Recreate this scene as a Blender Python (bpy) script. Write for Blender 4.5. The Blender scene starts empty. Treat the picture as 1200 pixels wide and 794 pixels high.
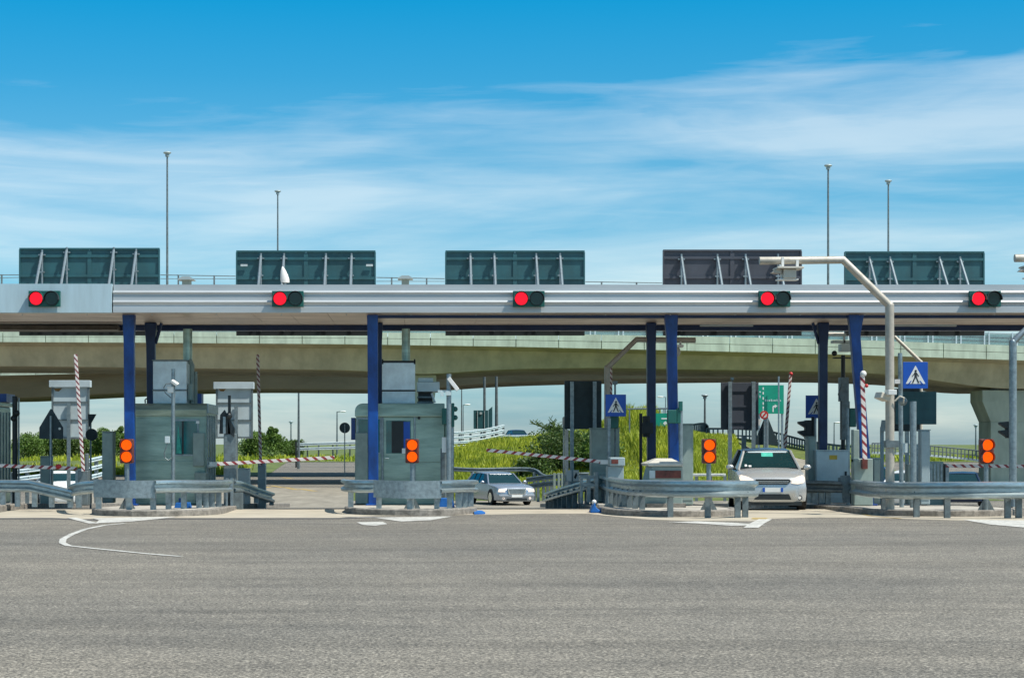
import bpy, math, random
from mathutils import Vector, Matrix
R = math.radians
random.seed(7)
scene = bpy.context.scene
C = scene.collection
# ------------------------------------------------------------ camera, sky, sun, exposure
F = 2350.0; HX = 489.0; HY = 520.0; EYE = 1.7          # focal length in picture pixels, vanishing point, eye height
cam = bpy.data.cameras.new('camera'); camo = bpy.data.objects.new('camera', cam); C.objects.link(camo)
camo.location = (0, 0, EYE); camo.rotation_euler = (R(90), 0, 0)
cam.sensor_width = 36; cam.lens = F/1200*36
cam.shift_x = (600-HX)/1200; cam.shift_y = (HY-397)/1200
cam.clip_end = 20000; cam.clip_start = .5
scene.camera = camo
EL, AZ = R(58), R(118)                                  # sun elevation, azimuth clockwise from +Y
w = bpy.data.worlds.new('World'); scene.world = w; w.use_nodes = True
nt = w.node_tree; nt.nodes.clear()
def N(t, typ, **kw):
    n = t.nodes.new(typ)
    for k, v in kw.items(): setattr(n, k, v)
    return n
def L(t, a, b): t.links.new(a, b)
def math_(t, op, a, b=None, clamp=False):
    n = N(t, 'ShaderNodeMath', operation=op, use_clamp=clamp)
    for i, s in enumerate((a, b)):
        if s is None: continue
        if isinstance(s, (int, float)): n.inputs[i].default_value = s
        else: L(t, s, n.inputs[i])
    return n.outputs[0]
def ramp_(t, fac, stops, interp='LINEAR'):
    n = N(t, 'ShaderNodeValToRGB'); n.color_ramp.interpolation = interp
    e = n.color_ramp.elements
    while len(e) < len(stops): e.new(.5)
    for el, (p, c) in zip(e, stops):
        el.position = p; el.color = (*c, 1) if len(c) == 3 else c
    L(t, fac, n.inputs[0]); return n.outputs[0]
def mix_(t, fac, a, b, mode='MIX'):
    n = N(t, 'ShaderNodeMix', data_type='RGBA', blend_type=mode)
    for i, s in ((0, fac), (6, a), (7, b)):
        if isinstance(s, (int, float)): n.inputs[i].default_value = s
        elif isinstance(s, tuple): n.inputs[i].default_value = (*s, 1)
        else: L(t, s, n.inputs[i])
    return n.outputs[2]
sky = N(nt, 'ShaderNodeTexSky', sky_type='NISHITA', sun_disc=False, sun_elevation=EL, sun_rotation=AZ)
sky.altitude = 100; sky.air_density = 1.0; sky.dust_density = .6; sky.ozone_density = 3.0
tc = N(nt, 'ShaderNodeTexCoord'); sp = N(nt, 'ShaderNodeSeparateXYZ'); L(nt, tc.outputs['Generated'], sp.inputs[0])
zz = sp.outputs[2]; xx = sp.outputs[0]
tint = ramp_(nt, math_(nt, 'MULTIPLY', zz, 1.0, True), [(0, (.28, .44, .62)), (.07, (.31, .54, .64)), (.14, (.22, .53, .62)), (.18, (.09, .50, .63)), (.215, (.022, .50, .65)), (.235, (.022, .50, .65)), (.42, (.62, .78, .70)), (1.0, (.84, .92, .78))])
skyc = mix_(nt, 1.0, sky.outputs[0], tint, 'MULTIPLY')
# thin high cloud: streaks that lie in long flat bands
mp = N(nt, 'ShaderNodeMapping'); L(nt, tc.outputs['Generated'], mp.inputs[0]); mp.inputs['Scale'].default_value = (2.6, 2.6, 17); mp.inputs['Rotation'].default_value = (0, R(2.2), 0)
n1 = N(nt, 'ShaderNodeTexNoise'); n1.inputs['Scale'].default_value = 1.5; n1.inputs['Detail'].default_value = 8; n1.inputs['Roughness'].default_value = .48; n1.inputs['Distortion'].default_value = .7
L(nt, mp.outputs[0], n1.inputs['Vector'])
mp2 = N(nt, 'ShaderNodeMapping'); L(nt, tc.outputs['Generated'], mp2.inputs[0]); mp2.inputs['Scale'].default_value = (9, 9, 90); mp2.inputs['Rotation'].default_value = (0, R(5), 0)
n2 = N(nt, 'ShaderNodeTexNoise'); n2.inputs['Scale'].default_value = 1.6; n2.inputs['Detail'].default_value = 8; n2.inputs['Roughness'].default_value = .62; n2.inputs['Distortion'].default_value = .8
L(nt, mp2.outputs[0], n2.inputs['Vector'])
h = math_(nt, 'SUBTRACT', zz, math_(nt, 'MULTIPLY', xx, .055))
# cover: strongest in a band about eight degrees up, fading above
cov = ramp_(nt, math_(nt, 'MULTIPLY', h, 4.0, True), [(0, (.75,)*3), (.28, (.60,)*3), (.42, (.62,)*3), (.55, (.84,)*3), (.63, (.64,)*3), (.72, (.16,)*3), (.85, (-.05,)*3), (1, (-.1,)*3)])
cl = math_(nt, 'ADD', math_(nt, 'MULTIPLY', n1.outputs[0], .95), math_(nt, 'MULTIPLY', n2.outputs[0], .22))
cl = math_(nt, 'SUBTRACT', cl, .07)
cl = math_(nt, 'ADD', cl, math_(nt, 'MULTIPLY', math_(nt, 'SUBTRACT', cov, .5), .52))
cl = ramp_(nt, cl, [(.44, (0,)*3), (.56, (.32,)*3), (.74, (.85,)*3), (.9, (1,)*3)])
cloudc = mix_(nt, 1.0, sky.outputs[0], (.80, .82, .82), 'MULTIPLY')
cloudc = mix_(nt, .5, cloudc, (4.1, 4.5, 4.25))
allc = mix_(nt, math_(nt, 'MULTIPLY', cl, .80), skyc, cloudc)
bg = N(nt, 'ShaderNodeBackground'); bg.inputs['Strength'].default_value = .125
L(nt, allc, bg.inputs[0]); wo = N(nt, 'ShaderNodeOutputWorld'); L(nt, bg.outputs[0], wo.inputs[0])
sl = bpy.data.lights.new('sun', 'SUN'); sl.energy = 3.6; sl.angle = R(.53); sl.color = (1, .95, .87)
so = bpy.data.objects.new('sun', sl); C.objects.link(so)
sd = Vector((math.cos(EL)*math.sin(AZ), math.cos(EL)*math.cos(AZ), math.sin(EL)))
so.rotation_euler = sd.to_track_quat('Z', 'Y').to_euler(); so.location = (20, 0, 60)
vs = scene.view_settings; vs.view_transform = 'Standard'; vs.look = 'None'; vs.gamma = 1; vs.use_curve_mapping = False
vs.exposure = .75

# ------------------------------------------------------------ helpers
def X(px, Y): return (px-HX)*Y/F
def Z(py, Y): return EYE+(HY-py)*Y/F
def gz(Y):                                              # the plaza lies on a crest; the road dips behind it and rises again
    pts = [(-200, 0), (52.5, 0), (90, -1.1), (185, -1.1), (260, .5), (9000, .5)]
    for (a, za), (b, zb) in zip(pts, pts[1:]):
        if Y <= b: return za+(zb-za)*(Y-a)/(b-a)
    return .5

def principled(name, col, rough=.6, metal=0., var=.12, vscale=3., bump=0., bscale=40., col2=None, stretch=(1, 1, 1), spec=None, dirt=0.):
    m = bpy.data.materials.new(name); m.use_nodes = True; t = m.node_tree
    b = t.nodes['Principled BSDF']; b.inputs['Roughness'].default_value = rough; b.inputs['Metallic'].default_value = metal
    if spec is not None: b.inputs['Specular IOR Level'].default_value = spec
    c = N(t, 'ShaderNodeTexCoord'); mpn = N(t, 'ShaderNodeMapping'); L(t, c.outputs['Object'], mpn.inputs[0]); mpn.inputs['Scale'].default_value = stretch
    n = N(t, 'ShaderNodeTexNoise'); n.inputs['Scale'].default_value = vscale; n.inputs['Detail'].default_value = 6; n.inputs['Roughness'].default_value = .65; L(t, mpn.outputs[0], n.inputs['Vector'])
    c2 = col2 or tuple(v*(1-var*2.2) for v in col); hi = tuple(min(1, v*(1+var)) for v in col)
    out = ramp_(t, n.outputs[0], [(.30, c2), (.68, hi)])
    if dirt:
        n3 = N(t, 'ShaderNodeTexNoise'); n3.inputs['Scale'].default_value = 1.1; n3.inputs['Detail'].default_value = 8; L(t, c.outputs['Object'], n3.inputs['Vector'])
        d = ramp_(t, n3.outputs[0], [(.48, (0,)*3), (.75, (1,)*3)])
        out = mix_(t, math_(t, 'MULTIPLY', d, dirt), out, tuple(v*.45 for v in col))
    L(t, out, b.inputs['Base Color'])
    rr = ramp_(t, n.outputs[0], [(.3, (min(1, rough*1.2),)*3), (.7, (rough*.85,)*3)]); L(t, rr, b.inputs['Roughness'])
    if bump:
        nb = N(t, 'ShaderNodeTexNoise'); nb.inputs['Scale'].default_value = bscale; nb.inputs['Detail'].default_value = 4; L(t, mpn.outputs[0], nb.inputs['Vector'])
        bp = N(t, 'ShaderNodeBump'); bp.inputs['Strength'].default_value = bump; bp.inputs['Distance'].default_value = .02; L(t, nb.outputs[0], bp.inputs['Height']); L(t, bp.outputs[0], b.inputs['Normal'])
    return m
def emissive(name, col, strength):
    m = bpy.data.materials.new(name); m.use_nodes = True; t = m.node_tree; b = t.nodes['Principled BSDF']
    b.inputs['Base Color'].default_value = (*[v*.12 for v in col], 1); b.inputs['Roughness'].default_value = .5; b.inputs['Specular IOR Level'].default_value = .08
    c = N(t, 'ShaderNodeTexCoord'); v = N(t, 'ShaderNodeTexVoronoi'); v.inputs['Scale'].default_value = 38; L(t, c.outputs['Object'], v.inputs['Vector'])
    f = ramp_(t, v.outputs['Distance'], [(0, tuple(col)), (.9, tuple(x*.72 for x in col))])
    L(t, f, b.inputs['Emission Color']); b.inputs['Emission Strength'].default_value = strength
    return m
M = {}
M['steel'] = principled('galvanised', (.30, .36, .38), .42, .75, .16, 9, stretch=(1, 1, 1))
M['rail'] = principled('rail_zinc', (.42, .50, .52), .36, .8, .14, 5, stretch=(1, 1, 4))
M['darksteel'] = principled('weathered_steel', (.17, .21, .22), .55, .5, .18, 6)
M['stainless'] = principled('stainless', (.36, .48, .42), .33, .55, .14, 1.1, bump=.12, bscale=5, stretch=(.35, .35, 2.2), col2=(.13, .20, .17), dirt=.25)  # light and dark horizontal bands in the colour imitate gloss
M['ac'] = principled('ac_sheet', (.66, .76, .78), .45, .3, .1, 3, dirt=.15)
M['fascia'] = principled('fascia_alu', (.50, .53, .54), .48, .45, .08, .8, stretch=(.25, 1, 5), dirt=.12)
M['fascia2'] = principled('fascia_plain', (.42, .55, .60), .55, .15, .07, 1.2, stretch=(3, 1, .4))
M['soffit'] = principled('soffit_sheet', (.62, .50, .40), .42, .3, .2, 1.1, bump=.3, bscale=10, stretch=(.5, 3, 1), dirt=.3)
M['navy'] = principled('navy_and_shaded_blue', (.004, .03, .11), .4, 0, .15, 2)  # navy beam and lid; on rear columns, blue with shade in the colour
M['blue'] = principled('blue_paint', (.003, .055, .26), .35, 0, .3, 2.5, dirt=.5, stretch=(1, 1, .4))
M['signblue'] = principled('sign_blue', (.004, .075, .40), .4, 0, .05, 3)
M['board'] = principled('board_teal', (.02, .10, .12), .5, 0, .14, 1.6, dirt=.2, stretch=(1, 1, .5))
M['board2'] = principled('board_grey', (.055, .065, .085), .5, 0, .12, 1.6, dirt=.2, stretch=(1, 1, .5))
M['boarddark'] = principled('board_dark', (.02, .045, .055), .55, 0, .15, 2)
M['dark'] = principled('black_plastic', (.012, .018, .02), .5, 0, .1, 5)
M['teal'] = principled('signal_green_housing', (.008, .10, .085), .45, 0, .12, 4)
M['paleboard'] = principled('pale_board', (.46, .54, .56), .5, 0, .08, 2, dirt=.15)
M['white'] = principled('white_paint', (.72, .73, .70), .45, 0, .06, 4, dirt=.12)
M['cream'] = principled('cream_paint', (.55, .52, .44), .5, 0, .08, 4, dirt=.2)
M['beige'] = principled('beige_pole', (.42, .39, .33), .5, .2, .1, 6)
M['greenbox'] = principled('green_grey_cabinet', (.26, .33, .30), .5, .1, .1, 3, dirt=.3)
M['greybox'] = principled('grey_cabinet', (.30, .38, .40), .5, .1, .08, 3, dirt=.2)
M['cabwhite'] = principled('pale_cabinet', (.52, .62, .63), .45, .05, .06, 3, dirt=.2)
M['concrete'] = principled('concrete', (.44, .41, .35), .85, 0, .16, 2.2, bump=.4, bscale=30, dirt=.35)
M['kerb'] = principled('kerb_stone', (.24, .22, .19), .85, 0, .25, 7, bump=.5, bscale=40, dirt=.5)
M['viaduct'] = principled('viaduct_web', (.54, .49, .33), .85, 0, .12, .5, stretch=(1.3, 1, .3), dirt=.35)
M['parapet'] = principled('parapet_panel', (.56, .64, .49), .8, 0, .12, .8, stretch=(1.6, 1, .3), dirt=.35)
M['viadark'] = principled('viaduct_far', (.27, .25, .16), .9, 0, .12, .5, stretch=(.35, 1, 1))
M['pier'] = principled('pier_concrete', (.44, .47, .37), .85, 0, .12, .7, stretch=(1, 1, .3), dirt=.3)
M['red'] = emissive('red_lamp', (1, .012, .03), 1.0)
M['orange'] = emissive('orange_lamp', (1, .10, .003), .95)
M['redpaint'] = principled('red_paint', (.55, .03, .03), .5, 0, .1, 5)
M['darkred'] = principled('dark_red_panel', (.14, .035, .025), .4, 0, .3, 8)
M['greensign'] = principled('green_sign', (0, .27, .17), .45, 0, .06, 3)
M['lens'] = principled('dark_lens', (.004, .03, .025), .12, 0, .1, 6)
M['glass'] = principled('booth_glass', (.01, .13, .14), .12, 0, .3, 1.5, spec=.8)
M['carglass'] = principled('car_glass', (.008, .032, .036), .09, 0, .08, 3, spec=.45)
M['tyre'] = principled('tyre', (.012, .012, .013), .8, 0, .1, 10)
M['chrome'] = principled('chrome', (.7, .72, .74), .18, 1, .05, 10)
M['silver'] = principled('silver_paint', (.50, .51, .50), .25, .5, .012, 2)
M['silver2'] = principled('blue_silver_paint', (.36, .40, .45), .22, .6, .012, 2)
M['carwhite'] = principled('white_car_paint', (.75, .76, .74), .25, 0, .03, 4)
M['carnavy'] = principled('navy_car_paint', (.01, .025, .06), .2, 0, .05, 4)
M['lampglass'] = principled('headlamp_glass', (.85, .82, .76), .12, 0, .1, 12)
M['headlight'] = emissive('headlight_lit', (1, .84, .70), .85)
M['yellow'] = principled('yellow', (.62, .42, .05), .6, 0, .1, 4)
M['rust'] = principled('rust', (.26, .15, .05), .8, 0, .2, 12)
M['bluebox'] = principled('blue_plastic', (.01, .13, .45), .45, 0, .1, 4)
M['bark'] = principled('bark', (.10, .08, .055), .9, 0, .2, 8)
M['green_cloth'] = principled('green_cloth', (.05, .42, .32), .7, 0, .2, 5)
M['brown'] = principled('dark_beam', (.10, .085, .065), .6, .1, .2, 3)

def asphalt():
    m = bpy.data.materials.new('asphalt'); m.use_nodes = True; t = m.node_tree; b = t.nodes['Principled BSDF']
    c = N(t, 'ShaderNodeTexCoord').outputs['Object']
    def noise(scale, det, stretch=(1, 1, 1), rough=.6, rot=0, dist=0):
        p = N(t, 'ShaderNodeMapping'); L(t, c, p.inputs[0]); p.inputs['Scale'].default_value = stretch; p.inputs['Rotation'].default_value = (0, 0, rot)
        n = N(t, 'ShaderNodeTexNoise'); n.inputs['Scale'].default_value = scale; n.inputs['Detail'].default_value = det; n.inputs['Roughness'].default_value = rough; n.inputs['Distortion'].default_value = dist
        L(t, p.outputs[0], n.inputs['Vector']); return n.outputs[0]
    grain = noise(38, 3, rough=.8); vo = N(t, 'ShaderNodeTexVoronoi'); vo.inputs['Scale'].default_value = 28; L(t, c, vo.inputs['Vector'])
    col = ramp_(t, grain, [(.37, (.038, .034, .028)), (.50, (.145, .132, .108)), (.64, (.35, .322, .268))])
    stone = ramp_(t, vo.outputs['Color'], [(.0, (.42,)*3), (.6, (1,)*3), (1, (1.8,)*3)])
    col = mix_(t, .55, col, stone, 'MULTIPLY')
    big = noise(.16, 5, rot=.1); mid = noise(1.3, 5)
    col = mix_(t, 1, col, ramp_(t, big, [(.3, (.84, .85, .86)), (.7, (1.16, 1.14, 1.10))]), 'MULTIPLY')
    col = mix_(t, 1, col, ramp_(t, mid, [(.3, (.88,)*3), (.7, (1.1,)*3)]), 'MULTIPLY')
    st = noise(.5, 5, (.12, 1.0, 1), .6, R(-14), 1.2); st2 = noise(.45, 4, (.10, 2.0, 1), .65, R(12), 1.6)
    col = mix_(t, 1, col, ramp_(t, st, [(.36, (.82,)*3), (.50, (1.0,)*3), (.66, (1.10,)*3)]), 'MULTIPLY')
    col = mix_(t, 1, col, ramp_(t, st2, [(.30, (.78,)*3), (.42, (1.0,)*3)]), 'MULTIPLY')
    L(t, col, b.inputs['Base Color']); b.inputs['Roughness'].default_value = .85
    bp = N(t, 'ShaderNodeBump'); bp.inputs['Strength'].default_value = .55; bp.inputs['Distance'].default_value = .012; L(t, grain, bp.inputs['Height']); L(t, bp.outputs[0], b.inputs['Normal'])
    return m
M['screen'] = principled('screen_panel', (.14, .30, .30), .3, 0, .1, 1); M['screen'].node_tree.nodes['Principled BSDF'].inputs['Alpha'].default_value = .55
M['asphalt'] = asphalt()
M['apron'] = principled('apron_concrete', (.44, .39, .30), .85, 0, .14, 1.6, bump=.3, bscale=30, stretch=(.4, 1, 1), dirt=.35)
M['lane'] = principled('lane_surface', (.27, .24, .185), .85, 0, .14, .8, bump=.3, bscale=30, stretch=(1.4, .3, 1), dirt=.35)
M['newasphalt'] = principled('new_asphalt', (.085, .083, .08), .85, 0, .2, 20, bump=.3, bscale=60)
M['marking'] = principled('road_paint', (.56, .55, .50), .7, 0, .25, 9, bump=.3, bscale=50, dirt=.8)
M['ymark'] = principled('yellow_road_paint', (.42, .30, .10), .7, 0, .2, 9, dirt=.5)
M['grassbase'] = principled('grass_ground', (.10, .13, .022), .9, 0, .4, .9, bump=.6, bscale=6, col2=(.045, .065, .015))

def leafmat(name, a, b_, scale=1.5):
    m = principled(name, a, .6, 0, .2, scale, col2=b_)
    t = m.node_tree; b = t.nodes['Principled BSDF']
    tr = N(t, 'ShaderNodeBsdfTranslucent'); mx = N(t, 'ShaderNodeMixShader'); mx.inputs[0].default_value = .3
    src = b.inputs['Base Color'].links[0].from_socket; L(t, src, tr.inputs[0])
    L(t, b.outputs[0], mx.inputs[1]); L(t, tr.outputs[0], mx.inputs[2]); L(t, mx.outputs[0], t.nodes['Material Output'].inputs[0])
    return m
M['grass'] = leafmat('grass_blades', (.42, .44, .03), (.16, .24, .02), .5)
M['leaf'] = leafmat('leaves', (.14, .23, .035), (.04, .085, .015), 1.2)
M['leafdark'] = leafmat('dark_leaves', (.10, .16, .03), (.025, .055, .012), 1.2)

def stripes(name, period, slant, red=(.26, .035, .04), off=0.):
    m = principled(name, (.72, .66, .62), .45, 0, .06, 6, dirt=.2); t = m.node_tree; b = t.nodes['Principled BSDF']
    src = b.inputs['Base Color'].links[0].from_socket
    s = N(t, 'ShaderNodeSeparateXYZ'); c = N(t, 'ShaderNodeTexCoord'); L(t, c.outputs['Object'], s.inputs[0])
    v = math_(t, 'ADD', math_(t, 'ADD', s.outputs[0], math_(t, 'MULTIPLY', s.outputs[2], slant)), off+50.)
    f = math_(t, 'FRACT', math_(t, 'DIVIDE', v, period)); f = math_(t, 'GREATER_THAN', f, .60)
    L(t, mix_(t, f, src, red), b.inputs['Base Color']); return m
M['stripe'] = stripes('barrier_stripes', .235, 1.1); M['stripe2'] = stripes('fine_barrier_stripes', .15, 1.3, (.20, .04, .05))

class MB:
    def __init__(s): s.v = []; s.f = []
    def add(s, vs, fs):
        o = len(s.v); s.v += [tuple(p) for p in vs]; s.f += [tuple(i+o for i in f) for f in fs]; return s
    def box(s, x0, x1, y0, y1, z0, z1):
        if x0 > x1: x0, x1 = x1, x0
        if y0 > y1: y0, y1 = y1, y0
        if z0 > z1: z0, z1 = z1, z0
        return s.add([(x0, y0, z0), (x1, y0, z0), (x1, y1, z0), (x0, y1, z0), (x0, y0, z1), (x1, y0, z1), (x1, y1, z1), (x0, y1, z1)],
                     [(0, 3, 2, 1), (4, 5, 6, 7), (0, 1, 5, 4), (1, 2, 6, 5), (2, 3, 7, 6), (3, 0, 4, 7)])
    def tube(s, pts, r, seg=10, r1=None):
        pts = [Vector(p) for p in pts]; n = len(pts); rings = []
        up = None
        for i, p in enumerate(pts):
            d = (pts[min(i+1, n-1)]-pts[max(i-1, 0)]).normalized()
            if up is None:
                a = Vector((0, 0, 1)) if abs(d.z) < .9 else Vector((0, 1, 0))
            u = d.cross(a).normalized(); v = u.cross(d).normalized(); up = 1
            rr = r if r1 is None else r+(r1-r)*i/(n-1)
            rings.append([p+u*math.cos(t)*rr+v*math.sin(t)*rr for t in [2*math.pi*k/seg+math.pi/seg for k in range(seg)]])
        vs = [q for ring in rings for q in ring]
        fs = [(i*seg+k, i*seg+(k+1) % seg, (i+1)*seg+(k+1) % seg, (i+1)*seg+k) for i in range(n-1) for k in range(seg)]
        fs += [tuple(range(seg))[::-1], tuple(range((n-1)*seg, n*seg))]
        return s.add(vs, fs)
    def prism(s, poly, y0, y1, axis='y'):
        n = len(poly)
        if axis == 'y': a = [(p[0], y0, p[1]) for p in poly]; b = [(p[0], y1, p[1]) for p in poly]
        elif axis == 'x': a = [(y0, p[0], p[1]) for p in poly]; b = [(y1, p[0], p[1]) for p in poly]
        else: a = [(p[0], p[1], y0) for p in poly]; b = [(p[0], p[1], y1) for p in poly]
        fs = [tuple(range(n))[::-1], tuple(range(n, 2*n))]+[(i, (i+1) % n, n+(i+1) % n, n+i) for i in range(n)]
        return s.add(a+b, fs)
    def disc(s, x, z, r, y0, y1, seg=20):
        return s.prism([(x+r*math.cos(2*math.pi*k/seg), z+r*math.sin(2*math.pi*k/seg)) for k in range(seg)], y0, y1)
    def sphere(s, c, r, sc=(1, 1, 1), n=8, m=12):
        vs = []; fs = []
        for i in range(n+1):
            t = math.pi*i/n
            for k in range(m):
                p = 2*math.pi*k/m
                vs.append((c[0]+r*sc[0]*math.sin(t)*math.cos(p), c[1]+r*sc[1]*math.sin(t)*math.sin(p), c[2]+r*sc[2]*math.cos(t)))
        for i in range(n):
            for k in range(m): fs.append((i*m+k, i*m+(k+1) % m, (i+1)*m+(k+1) % m, (i+1)*m+k))
        return s.add(vs, fs)
    def build(s, name, mat, parent=None, smooth=False, bevel=0, origin=None):
        me = bpy.data.meshes.new(name)
        if parent is not None and origin is None: o = Vector(parent['_o'])
        elif origin is not None: o = Vector(origin)
        else:
            xs = [p[0] for p in s.v]; ys = [p[1] for p in s.v]; zs = [p[2] for p in s.v]
            o = Vector(((min(xs)+max(xs))/2, (min(ys)+max(ys))/2, min(zs)))
        me.from_pydata([(p[0]-o.x, p[1]-o.y, p[2]-o.z) for p in s.v], [], s.f); me.validate()
        import bmesh
        bm = bmesh.new(); bm.from_mesh(me); bmesh.ops.recalc_face_normals(bm, faces=bm.faces); bm.to_mesh(me); bm.free()
        me.materials.append(M[mat] if isinstance(mat, str) else mat)
        ob = bpy.data.objects.new(name, me); C.objects.link(ob)
        ob['_o'] = tuple(o)
        if parent is not None: ob.parent = parent
        else: ob.location = o
        if smooth:
            me.polygons.foreach_set('use_smooth', [True]*len(me.polygons))
            try: me.set_sharp_from_angle(angle=R(38))
            except Exception: pass
        if bevel:
            bv = ob.modifiers.new('bevel', 'BEVEL'); bv.width = bevel; bv.segments = 2; bv.limit_method = 'ANGLE'
        return ob
def thing(name, label, cat, loc, group=None):
    o = bpy.data.objects.new(name, None); C.objects.link(o); o.location = loc; o['_o'] = tuple(loc)
    o.empty_display_size = .2; o['label'] = label; o['category'] = cat
    if group: o['group'] = group
    return o
def tag(o, label, cat, group=None):
    o['label'] = label; o['category'] = cat
    if group: o['group'] = group
    return o
def structure(o): o['kind'] = 'structure'; return o
def dup(root, loc, label, rz=None):
    c = root.copy(); C.objects.link(c); c.location = loc; c['label'] = label; c['_o'] = tuple(loc)
    if rz is not None: c.rotation_euler.z = rz
    for ch in list(root.children):
        d = ch.copy(); C.objects.link(d); d.parent = c
        for g in list(ch.children):
            e = g.copy(); C.objects.link(e); e.parent = d
    return c
def pxbox(mb, a, b, t, u, Y0, Y1):                      # box whose front face at distance Y0 spans a..b, t..u
    return mb.box(X(a, Y0), X(b, Y0), Y0, Y1, Z(u, Y0), Z(t, Y0))

# ------------------------------------------------------------ ground, road, apron, markings
def sheet(name, rows, mat, off):                        # rows of (Y, x0, x1) laid on the ground profile
    mb = MB(); vs = []
    for Y, a, b in rows: vs += [(a, Y, gz(Y)+off), (b, Y, gz(Y)+off)]
    mb.add(vs, [(2*i, 2*i+1, 2*i+3, 2*i+2) for i in range(len(rows)-1)])
    return mb.build(name, mat)
structure(sheet('asphalt', [(y, -900, 900) for y in (-60, 52.5, 90, 185, 260, 6000)], 'asphalt', 0))
# far grassland beyond the junction
structure(sheet('grassland', [(y, -880, 880) for y in (222, 240, 260, 5900)], 'grassbase', .03))
structure(sheet('verge', [(y, -90, -13.5-(y-176)*.02) for y in (176, 185, 200, 222)], 'grassbase', .025))

def poly_sheet(name, pts, mat, off):                    # flat sheet from a polygon in plan, at ground height of each point
    mb = MB(); n = len(pts); mb.add([(p[0], p[1], gz(p[1])+off) for p in pts], [tuple(range(n))]); return mb.build(name, mat)
def G(px, py): Y = F*EYE/(py-HY); return (X(px, Y), Y)
# concrete apron in front of and between the islands
ap = [(-40, 606.8), (60, 606.5), (100, 608), (200, 606.8), (330, 606.6), (398, 606.5), (440, 604.6), (560, 602.8), (640, 601.5), (690, 601.8), (715, 604.5), (760, 608.5), (800, 610), (880, 610.5),
      (905, 607.5), (960, 606.0), (1040, 607.0), (1120, 609.5), (1260, 612.5)]
apron = [G(*p) for p in ap]
mb = MB(); n = len(apron)
mb.add([(p[0], p[1], .004) for p in apron]+[(p[0], 52.45, .004) for p in apron], [(i, i+1, n+i+1, n+i) for i in range(n-1)])
structure(mb.build('apron', 'apron'))
structure(sheet('lane_surface', [(52.5, -19, 26), (75, -19, 26), (90, -19, 24), (128, -19, 18)], 'lane', .004))
mb = MB()
mb.add([(p[0], p[1]-.04, .004) for p in apron]+[(p[0]*(p[1]-.7)/p[1], p[1]-.75, .004) for p in apron], [(i, i+1, n+i+1, n+i) for i in range(0, 6)])
structure(mb.build('asphalt_seam', 'newasphalt'))
# dark strip at the crest of the lanes, painted in for the canopy's shade
mb = MB()
for a, b in ((-4.95, -1.8), (1.45, 4.5), (7.75, 10.9), (-11, -8.1)): mb.box(a, b, 52.2, 52.42, .0045, .012)
structure(mb.build('crest_shade_strip', 'newasphalt'))

def gline(name, pts, wid, mat='marking', off=.008):
    P = [Vector(G(*p)) for p in pts]; mb = MB(); vs = []
    for i, p in enumerate(P):
        d = (P[min(i+1, len(P)-1)]-P[max(i-1, 0)]).normalized(); nn = Vector((-d.y, d.x))*wid/2
        vs += [(p.x+nn.x, p.y+nn.y, off), (p.x-nn.x, p.y-nn.y, off)]
    mb.add(vs, [(2*i, 2*i+1, 2*i+3, 2*i+2) for i in range(len(P)-1)]); return structure(mb.build(name, mat))
gline('lane_marking', [(146, 613.2), (122, 615.4), (100, 620), (84, 626), (74, 631.5), (73, 636), (80, 639.3), (105, 642), (140, 645.5), (175, 649), (212, 652)], .12)
gline('lane_marking', [(84, 606.5), (94, 609.3), (110, 613.3)], .22, off=.010)
def gfill(name, pts, mat='marking', off=.009):
    mb = MB(); P = [G(*p) for p in pts]; mb.add([(p[0], p[1], off) for p in P], [tuple(range(len(P)))]); return structure(mb.build(name, mat))
gfill('lane_marking', [(112, 613), (155, 611), (208, 605.6), (175, 605.8), (108, 607.2), (116, 609.5)])
gfill('lane_marking', [(436, 606.3), (470, 611.0), (505, 609.5), (530, 605.0), (480, 605.8)])
gfill('lane_marking', [(418, 612), (448, 611.2), (454, 614), (440, 616), (425, 615)])
gline('lane_marking', [(402, 605.5), (440, 606.6), (475, 607.3)], .16, off=.011)
gline('lane_marking', [(800, 611.3), (840, 613), (878, 615.6)], .9, off=.009)
gline('lane_marking', [(897, 608.5), (888, 613), (880, 618.5)], .30, off=.012)
gfill('lane_marking', [(1128, 608.8), (1210, 610), (1210, 619), (1160, 614.5)])
gline('lane_marking', [(1000, 600.2), (1020, 604.5), (1056, 607.6)], .09, 'ymark', .012)
gfill('lane_marking', [(882, 606.4), (900, 606.6), (896, 609), (880, 608)], 'ymark', .006)
for px, Y, ln in ((352, 126, 7), (335, 132, 6), (345, 165, 6), (372, 122, 6), (321, 131, 6)):
    x = X(px, Y); mb = MB(); mb.add([(x-.2, Y-ln/2, gz(Y-ln/2)+.012), (x+.2, Y-ln/2, gz(Y-ln/2)+.012), (x-1.0, Y+ln/2, gz(Y+ln/2)+.012), (x-1.4, Y+ln/2, gz(Y+ln/2)+.012)], [(0, 1, 2, 3)])
    structure(mb.build('lane_marking', 'ymark'))

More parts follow.
